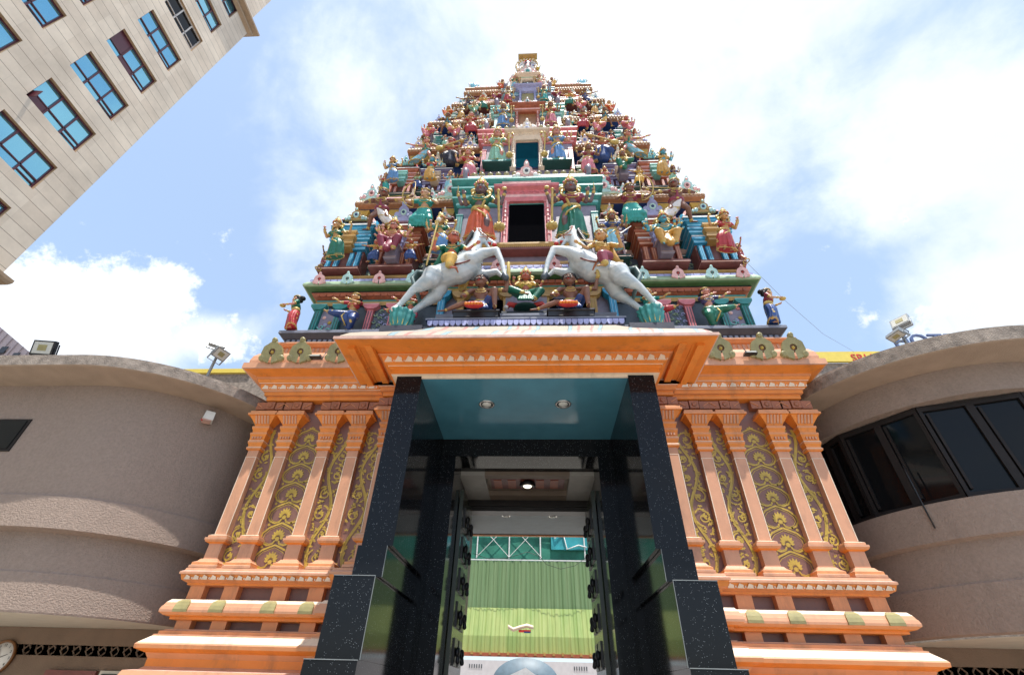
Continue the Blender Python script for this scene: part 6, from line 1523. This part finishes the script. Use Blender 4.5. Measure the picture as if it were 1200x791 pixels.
# window band on the right
def on_path(P, s):   # arc-length position measured from the back end of the side
    pass
fr = MB(); idx = list(range(len(PR_)))
def gp(i, off, z):
    x, y, nx, ny = PR_[i]; return (x+nx*off, y+ny*off, z)
ks = [len(PR_)-2, 26, 16, 5, 1, 0]   # mullion stations on the path, from beside the tower round to the front
for a, b_ in zip(ks, ks[1:]):
    pa, pb = gp(a, -.08, 0), gp(b_, -.08, 0)
    A, B = Vector(pa), Vector(pb); d = (B-A).normalized(); nrm = V(d.y, -d.x, 0); 
    if nrm.dot(V(PR_[b_][2], PR_[b_][3], 0)) < 0: nrm = -nrm
    f_ = MB()
    def pane(s0, s1, z0, z1, th, off, m_):
        p, q = A+(B-A)*s0, A+(B-A)*s1; c = (p+q)/2+nrm*off; f_.obox((c.x,c.y,(z0+z1)/2), (q-p)/2, nrm*th, (0,0,(z1-z0)/2), m_)
    L_ = (B-A).length; e = .045/L_
    pane(0, 1, 3.59, 3.66, .03, 0, FRM); pane(0, 1, 4.76, 4.83, .03, 0, FRM)
    for s in (0, .5, 1): pane(max(0,s-e), min(1,s+e), 3.661, 4.759, .028, 0, FRM)
    for s in (.02,.52): pane(s+e, s+e+.03/L_, 3.70, 4.72, .020, .012, FRM)
    w_ = f_.build('window', WR)
    f_ = MB(); pane(.01, .99, 3.63, 4.80, .004, -.012, GLD); f_.build('pane', w_)
b = MB(); b.tube([gp(20,.05,4.1), gp(20,.07,3.9), gp(20,.08,3.55), gp(20,.08,3.3)], .010, 'black', 6)
tag(b.build('cable', None), 'black cable hanging down the curved wall below the dark windows', 'cable')
# left wing: black window opening at the far left
b = MB(); b.box(-9.6, -6.86, 5.375, 5.40, 4.0, 4.47, FRM); w_ = b.build('window', WL)
b = MB(); b.box(-9.5, -6.90, 5.365, 5.374, 4.03, 4.44, GLD); b.build('pane', w_)
# lower storeys with pierced blocks
def lower(sx, x0, x1, y, parent):
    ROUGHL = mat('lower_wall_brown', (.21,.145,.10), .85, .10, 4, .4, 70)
    b = MB(); a, c_ = sorted((sx*x0, sx*x1)); b.box(a, c_, y, y+.12, 0, 1.885, ROUGHL); b.box(a, c_, y, y+.12, 2.005, 2.203, ROUGHL); b.box(a, c_, y+.10, y+.16, 1.885, 2.005, 'void')  # void strip paints the dark behind the pierced blocks
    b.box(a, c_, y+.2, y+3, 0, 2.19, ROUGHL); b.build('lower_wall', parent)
    w_ = .18; n = int(abs(x1-x0)/w_); b = MB()
    for k in range(min(n, 30)):
        xc = sx*(x0+w_*(k+.5)); 
        for q in (-1,1):
            b.box(xc+q*w_*.5-.012, xc+q*w_*.5+.012, y+.01, y+.09, 1.885, 2.005, ROUGHL)
        for (a1,b1,a2,b2) in ((-.06,.0,0,.06),(0,.06,.06,0),(.06,0,0,-.06),(0,-.06,-.06,0)):
            b.cap_((xc+a1,y+.05,1.945+b1),(xc+a2,y+.05,1.945+b2), .011, .011, ROUGHL, 5)
        b.cap_((xc-.085,y+.05,2.0),(xc-.05,y+.05,1.96), .010, .010, ROUGHL, 5); b.cap_((xc+.085,y+.05,1.89),(xc+.05,y+.05,1.93), .010, .010, ROUGHL, 5)
    b.build('pierced_block_band', parent)
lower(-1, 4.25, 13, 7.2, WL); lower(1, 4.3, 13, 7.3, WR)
b = MB(); b.box(-5.60, -4.95, 7.15, 7.19, .6, 1.735, CREAM); b.box(-6.35,-5.65,7.15,7.19,.6,1.73,'maroon'); w_ = b.build('window', WL)
b = MB(); b.box(-5.55, -5.0, 7.13, 7.149, .65, 1.70, GLD); b.build('pane', w_)
# wall clock
ck_ = thing('wall_clock', 'round white wall clock with a wooden rim under the left building', 'clock', (-7.12, 7.15, 1.845))
b = MB(); b.lathe((-7.12,7.19,1.845), [(.20,0),(.205,.03),(.19,.045),(.178,.03),(.170,.004)], mat('clock_wood', (.20,.09,.03), .4), 36, 'y'); b.build('rim', ck_)
b = MB(); b.lathe((-7.12,7.185,1.845), [(.176,0),(.176,.012),(.001,.012)], mat('clock_face', (.80,.79,.75), .4, .02), 36, 'y'); b.build('face', ck_)
b = MB(); b.cap_((-7.12,7.165,1.845),(-7.02,7.165,1.885),.005,.003,'black',5); b.cap_((-7.12,7.163,1.845),(-7.17,7.163,1.945),.004,.003,'black',5)
b.ell((-7.12,7.163,1.845),.009,'black',8); b.build('hand', ck_)
def text(s, size, m_, M, ext=.004, name='lettering', parent=None, label=None):
    c = bpy.data.curves.new('t', 'FONT'); c.body = s; c.size = size; c.extrude = ext; c.align_x = 'CENTER'; c.align_y = 'CENTER'; c.resolution_u = 3
    o = bpy.data.objects.new('t', c); C.objects.link(o); dg = bpy.context.evaluated_depsgraph_get(); dg.update()
    me = bpy.data.meshes.new_from_object(o.evaluated_get(dg)); bpy.data.objects.remove(o); me.materials.clear(); me.materials.append(pm(m_) if isinstance(m_, str) else m_)
    org = ORG.get(parent.name, (0,0,0)) if parent else (0,0,0)
    me.transform(Matrix.Translation(-Vector(org)) @ M); me.name = name
    o = bpy.data.objects.new(name, me); C.objects.link(o)
    if parent: o.parent = parent
    return o
UPR = Matrix.Rotation(R(90), 4, 'X')
for k in range(12):
    a = R(90-30*(k+1)); text(str(k+1), .042, 'black', Matrix.Translation((-7.12+.14*math.cos(a), 7.169, 1.845+.14*math.sin(a))) @ UPR, .001, 'numeral', ck_)
# small emergency light box under the left eaves
e = thing('emergency_light', 'white box lamp with a red dot fixed under the left eaves beside the tower', 'light', (-4.80, 5.98, 4.78))
b = MB(); M = Matrix.Translation((-4.80,5.98,4.80)) @ Matrix.Rotation(R(-52),4,'Z'); b.box(-.085,.085,-.09,.05,-.05,.08,mat('box_white',(.72,.70,.64),.5,.1),.008,.008); b.xf(M); b.build('housing', e)
b = MB(); b.ell((.02,-.085,-.055), .02, 'red', 10); b.box(-.075,.075,-.085,.03,-.065,-.05,'stonepink'); b.xf(M); b.build('lens', e)

# ------------------------------------------------------------------ floodlights
GREYM = mat('grey_metal', (.30,.32,.33), .4, .1, metal=.4)
LENS = mat('lens', (.55,.55,.50), .15, .05)
def flood(b, h, l, c, az, tilt, w=.20, hh=.15, d=.06):
    M = Matrix.Translation(c) @ Matrix.Rotation(az,4,'Z') @ Matrix.Rotation(tilt,4,'X')
    s0 = len(h.v); h.box(-w/2, w/2, -d/2, d/2, -hh/2, hh/2, GREYM if b else 'black')
    h.box(-w/2*.8, w/2*.8, d/2, d/2+.03, -hh/2*.8, hh/2*.8, GREYM if b else 'black')
    for k in range(6): h.box(-w/2+.02+k*(w-.04)/5-.003, -w/2+.02+k*(w-.04)/5+.003, d/2+.03, d/2+.05, -hh*.35, hh*.35, GREYM if b else 'black')
    for q in (-1,1): h.box(q*w/2-.006, q*w/2+.006, -.012, .012, -hh*.85, 0, GREYM if b else 'black')
    h.box(-w/2, w/2, -.012, .012, -hh*.9, -hh*.85, GREYM if b else 'black')
    h.xf(M, s0); s0 = len(l.v); l.box(-w*.42, w*.42, -d/2-.004, -d/2-.001, -hh*.40, hh*.40, LENS)
    l.box(-w*.2, w*.2, -d/2-.008, -d/2-.005, -hh*.2, hh*.2, 'olive'); l.xf(M, s0)
def floodthing(lab, loc, lamps, pole, grey):
    t = thing('floodlight', lab, 'floodlight', loc, 'rooftop floodlights')
    for c, az, ti, w, hh in lamps:
        h, l = MB(), MB(); flood(grey, h, l, c, az, ti, w, hh); o = h.build('lamp_head', t); l.build('lens', o)
    if pole:
        b = MB(); b.cap_(*pole, .022, .020, GREYM, 10); b.box(loc[0]-.07, loc[0]+.07, loc[1]-.07, loc[1]+.07, loc[2]-.01, loc[2]+.012, GREYM); b.build('pole', t)
        b = MB(); p1 = Vector(pole[1]); b.tube([p1, p1+V(.06,-.02,-.12), p1+V(.10,-.02,-.05), p1+V(.05,0,.05)], .007, 'black', 5); b.build('cable', t)
floodthing('small black square floodlight standing on the left roof edge', (-7.0, 5.02, 5.25), [((-7.0,5.0,5.42), R(8), R(20), .30, .22)], None, False)
floodthing('pair of grey floodlights on a leaning pole on the left roof near the tower', (-4.95, 5.72, 5.25), [((-4.90,5.55,5.93), R(35), R(-20), .24, .22), ((-4.78,5.55,5.70), R(70), R(35), .22, .17)], ((-4.98,5.75,5.25), (-4.88,5.62,5.80)), True)
floodthing('pair of grey floodlights on a pole on the right roof near the tower', (5.55, 5.55, 5.52), [((5.60,5.45,6.10), R(-55), R(-25), .24, .20), ((5.42,5.45,5.86), R(-75), R(60), .22, .13)], ((5.62,5.6,5.52), (5.56,5.5,6.0)), True)
b = MB(); b.box(5.30, 5.36, 5.2, 5.26, 5.49, 5.55, GREYM); 
# ------------------------------------------------------------------ hotel tower on the left
def cladding():
    m = bpy.data.materials.new('stone_cladding'); m.use_nodes = True; nt = m.node_tree; N = nt.nodes; L = nt.links; b = N['Principled BSDF']
    tc = N.new('ShaderNodeTexCoord'); sp = N.new('ShaderNodeSeparateXYZ'); L.new(tc.outputs['Object'], sp.inputs[0])
    def grid(out, per, th):
        a = N.new('ShaderNodeMath'); a.operation = 'MODULO'; L.new(out, a.inputs[0]); a.inputs[1].default_value = per
        ab = N.new('ShaderNodeMath'); ab.operation = 'ABSOLUTE'; L.new(a.outputs[0], ab.inputs[0])
        c = N.new('ShaderNodeMath'); c.operation = 'LESS_THAN'; L.new(ab.outputs[0], c.inputs[0]); c.inputs[1].default_value = th; return c.outputs[0]
    g1 = grid(sp.outputs['Z'], .555, .022); g2 = grid(sp.outputs['Y'], 1.11, .010)
    mx = N.new('ShaderNodeMath'); mx.operation = 'MULTIPLY_ADD'; L.new(g2, mx.inputs[0]); mx.inputs[1].default_value = .15; L.new(g1, mx.inputs[2]); mx.use_clamp = True
    cmb = N.new('ShaderNodeCombineXYZ')
    for i, (o_, per) in enumerate((('Y',1.11),('Z',.555))):
        f_ = N.new('ShaderNodeMath'); f_.operation = 'DIVIDE'; L.new(sp.outputs[o_], f_.inputs[0]); f_.inputs[1].default_value = per
        g_ = N.new('ShaderNodeMath'); g_.operation = 'FLOOR'; L.new(f_.outputs[0], g_.inputs[0]); L.new(g_.outputs[0], cmb.inputs[i])
    wn = N.new('ShaderNodeTexWhiteNoise'); L.new(cmb.outputs[0], wn.inputs[0])
    n = N.new('ShaderNodeTexNoise'); n.inputs['Scale'].default_value = .5; n.inputs['Detail'].default_value = 9; n.inputs['Roughness'].default_value = .65; L.new(tc.outputs['Object'], n.inputs['Vector'])
    c1 = N.new('ShaderNodeMix'); c1.data_type = 'RGBA'; c1.inputs[6].default_value = (.58,.47,.36,1); c1.inputs[7].default_value = (.66,.55,.43,1); L.new(wn.outputs['Value'], c1.inputs[0])
    mr = N.new('ShaderNodeMapRange'); mr.inputs['From Min'].default_value = .35; mr.inputs['From Max'].default_value = .75; mr.inputs['To Min'].default_value = 1.08; mr.inputs['To Max'].default_value = .72; L.new(n.outputs['Fac'], mr.inputs['Value'])
    c2 = N.new('ShaderNodeMix'); c2.data_type = 'RGBA'; c2.blend_type = 'MULTIPLY'; c2.inputs[0].default_value = 1; L.new(c1.outputs[2], c2.inputs[6]); L.new(mr.outputs['Result'], c2.inputs[7])
    c3 = N.new('ShaderNodeMix'); c3.data_type = 'RGBA'; L.new(mx.outputs[0], c3.inputs[0]); L.new(c2.outputs[2], c3.inputs[6]); c3.inputs[7].default_value = (.16,.12,.09,1)
    L.new(c3.outputs[2], b.inputs['Base Color']); b.inputs['Roughness'].default_value = .55; return m
CLAD = cladding(); HX = -19.87
HT = thing('hotel_tower', 'tall beige stone-clad tower block with rows of blue-reflecting windows, upper left', 'building', (HX, 0, 0))
GLB = bpy.data.materials.new('blue_glass'); GLB.use_nodes = True
_b = GLB.node_tree.nodes['Principled BSDF']; _b.inputs['Base Color'].default_value = (.22,.50,.62,1); _b.inputs['Metallic'].default_value = .85; _b.inputs['Roughness'].default_value = .04
MAR = mat('maroon_frame', (.09,.02,.03), .35); REV = mat('reveal', (.40,.27,.16), .7)
LT = mat('cornice_tan', (.30,.20,.12), .7)
b = MB()
YE = 11.12; cols = [(7.35,9.80),(3.55,6.0),(-.25,2.2),(-4.05,-1.6),(-7.85,-5.4)]; FL = 2.775; sill0 = 24.20-1.52
floors = [k for k in range(-6, 9)]
wins = []
ys = [-30]
for c_ in sorted(cols): ys += list(c_)
ys.append(YE); zs_ = [0]
zl = []
for k in floors:
    z1 = 24.20+FL*k; z0 = z1-1.56
    if z1 < 38.6 and z0 > 3: zl.append((z0, z1))
for z0, z1 in zl: zs_ += [z0, z1]
zs_.append(38.9)
for i in range(len(zs_)-1):
    for j in range(len(ys)-1):
        hole = (i%2 == 1 and j%2 == 1)
        if not hole: b.add([(HX,ys[j],zs_[i]),(HX,ys[j+1],zs_[i]),(HX,ys[j+1],zs_[i+1]),(HX,ys[j],zs_[i+1])], [(0,1,2,3)], CLAD)
b.add([(HX,YE,0),(HX-26,YE,0),(HX-26,YE,38.9),(HX,YE,38.9)], [(0,1,2,3)], CLAD)
b.add([(HX,-30,38.9),(HX,YE,38.9),(HX-26,YE,38.9),(HX-26,-30,38.9)], [(0,1,2,3)], CLAD)
b.add([(HX-.45,YE-.2,38.8),(HX-.45,-30,38.8),(HX-.45,-30,60),(HX-.45,YE-.2,60)], [(0,1,2,3)], CLAD)
b.add([(HX-.45,YE-.2,38.8),(HX-25,YE-.2,38.8),(HX-25,YE-.2,60),(HX-.45,YE-.2,60)], [(0,1,2,3)], CLAD)
b.build('wall', HT)
for z, o in ((37.95,.20),(38.45,.42)):
    q = MB(); q.mold(HX-26, HX, -30, YE, [(0,z-.12,LT),(o*.6,z-.02,LT),(o,z+.05,LT),(o,z+.22,CREAM),(.02,z+.24,CREAM)], cap=False); q.build('cornice', HT)
q = MB(); q.mold(HX-26, HX, -30, YE, [(0,13.25,LT),(.25,13.30,LT),(.30,13.42,LT),(.30,13.55,CREAM),(0,13.60,CREAM)], cap=False)
q.mold(HX-26, HX, -30, YE, [(.06,0,CREAM),(.06,13.24,CREAM),(.06,13.245,CREAM)], cap=False); q.build('lower_cornice', HT)
q = MB(); q.mold(HX-26, HX-.45, -30, YE-.2, [(0,52.0,LT),(.3,52.2,LT),(.3,52.6,CREAM),(0,52.7,CREAM)], cap=False); q.build('cornice', HT)
for fi, (z0, z1) in enumerate(zl):
    if z0 < 13.7: continue
    for ci, (y0, y1) in enumerate(cols[:4]):
        f_ = MB(); d = .17; xg = HX-d
        for a in ((HX,y0,z0,y1,z0),(HX,y1,z0,y1,z1),(HX,y1,z1,y0,z1),(HX,y0,z1,y0,z0)):
            f_.add([(HX,a[1],a[2]),(HX,a[3],a[4]),(xg-.02,a[3],a[4]),(xg-.02,a[1],a[2])], [(0,1,2,3)], REV)
        fr_ = MAR if not (ci == 0 and abs(z1-(24.2+FL*3)) < .3) else mat('pale_frame', (.55,.5,.46), .5)
        w_ = .035
        def bar(ya, yb_, za, zb): f_.box(xg-.03, xg+.03, ya, yb_, za, zb, fr_)
        bar(y0, y1, z0, z0+.06); bar(y0, y1, z1-.06, z1); bar(y0, y0+.06, z0+.06, z1-.06); bar(y1-.06, y1, z0+.06, z1-.06)
        for ym in (y0+(y1-y0)*.333, y0+(y1-y0)*.667): bar(ym-w_, ym+w_, z0+.06, z1-.06)
        bar(y0+.06, y1-.06, z0+.50, z0+.55)
        bar(y1-.78, y1-.06, z0+.26, z0+.30)
        o = f_.build('window', HT)
        g_ = MB(); W3 = (y1-y0)/3
        for c3 in range(3):
            for (za, zb) in ((z0+.03, z0+.52), (z0+.53, z1-.03)):
                ya, yb2 = y0+c3*W3+.01, y0+(c3+1)*W3-.01; t1, t2 = random.uniform(-.012,.012), random.uniform(-.012,.012)
                g_.add([(xg-.02+t1,ya,za),(xg-.02-t1,yb2,za),(xg-.02-t1+t2,yb2,zb),(xg-.02+t1+t2,ya,zb)], [(0,1,2,3)], GLB if fr_ is MAR else GLD)
        if (fi*5+ci*3)%7 == 2:
            pass
        g_.build('pane', o)
        if ci == 0 and abs(z1-(24.2+FL)) < .3:     # opened sash
            q = MB(); q.box(xg-.004, xg+.006, y0+.06, y0+.80, z0+.56, z1-.07, MAR); q.box(xg-.004, xg+.006, y0+.85, y0+1.6, z0+.07, z0+.49, MAR); q.build('open_sash', o)
        if ci == 0 and abs(z1-(24.2-FL)) < .3:
            q = MB(); q.box(xg-.004, xg+.006, y0+.06, y0+.80, z0+.07, z0+.49, MAR); q.obox((xg+.2, y0+.1, z0+.3), (.2,.02,0), (0,.015,0), (0,0,.22), MAR); q.build('open_sash', o)
# ------------------------------------------------------------------ things behind
sg = thing('shop_sign', 'yellow sign strip with red lettering behind the right roof', 'sign', (12.0, 14, 11.5))
b = MB(); b.box(9.6, 14.6, 14.0, 14.1, 11.36, 11.80, mat('sign_yellow', (.72,.56,.10), .5, .05)); b.build('board', sg)
text('SRI MAHA', .44, 'red', Matrix.Translation((12.62,13.99,11.50)) @ UPR, .01, 'lettering', sg)
bw = thing('rear_building', 'roughcast wall with a yellow capping strip behind the tower, either side of it', 'building', (0, 14, 0))
b = MB(); b.box(-17, -7.5, 14.0, 14.5, 0, 10.98, ROUGHT); b.box(8.5, 15, 14.12, 14.5, 0, 11.36, ROUGHT); b.build('wall', bw)
b = MB(); b.box(-16, -10.6, 13.9, 14.0, 10.98, 11.16, MATS['sign_yellow']); b.build('capping', bw)
h2 = thing('rooftop_sign', 'dark blue rooftop letters of a hotel just showing over the right roof', 'sign', (31, 30, 23.4))
text('HOTEL', 1.9, mat('sign_navy', (.08,.11,.22), .5), Matrix.Translation((31.6,30,24.35)) @ UPR, .08, 'lettering', h2)
b = MB(); b.box(26, 37, 30.1, 30.3, 21, 23.5, GREYM); b.build('frame', h2)
gr = thing('ribbed_roof_building', 'mauve-grey ribbed metal gable rising at the far left edge', 'building', (-46, 30, 0))
b = MB(); RM = mat('ribbed_mauve', (.26,.22,.24), .6, .1)
b.add([(-60,30,0),(-42.0,30,0),(-42.0,30,23.1),(-48.6,30,27.0),(-60,30,33.5)], [(0,1,2,3,4)], RM)
for k in range(22):
    x = -60+k*.85; top = 23.1+( -42.0-x)*.585; b.box(x-.06, x+.06, 29.9, 30, 20, min(top,33), RM)
for x,z in ((-48,24.9),(-46.2,24.3),(-44.6,23.6)): b.box(x-.3, x+.3, 29.86, 29.9, z-.35, z+.35, 'black')
b.build('gable', gr); b = MB(); b.box(-60, -46, 29.7, 29.85, 22.4, 23.1, MATS['sign_yellow']); b.build('capping', gr)
# thin cable strung from the tower corner
b = MB(); b.tube([(4.3,6.3,8.4),(5.2,7.0,8.0),(6.4,8,7.9),(8.5,10,8.9),(11,13,10.8)], .0035, GREYM, 5)
tag(b.build('overhead_cable', None), 'thin grey cable strung from the right side of the tower down to the right roof', 'cable')
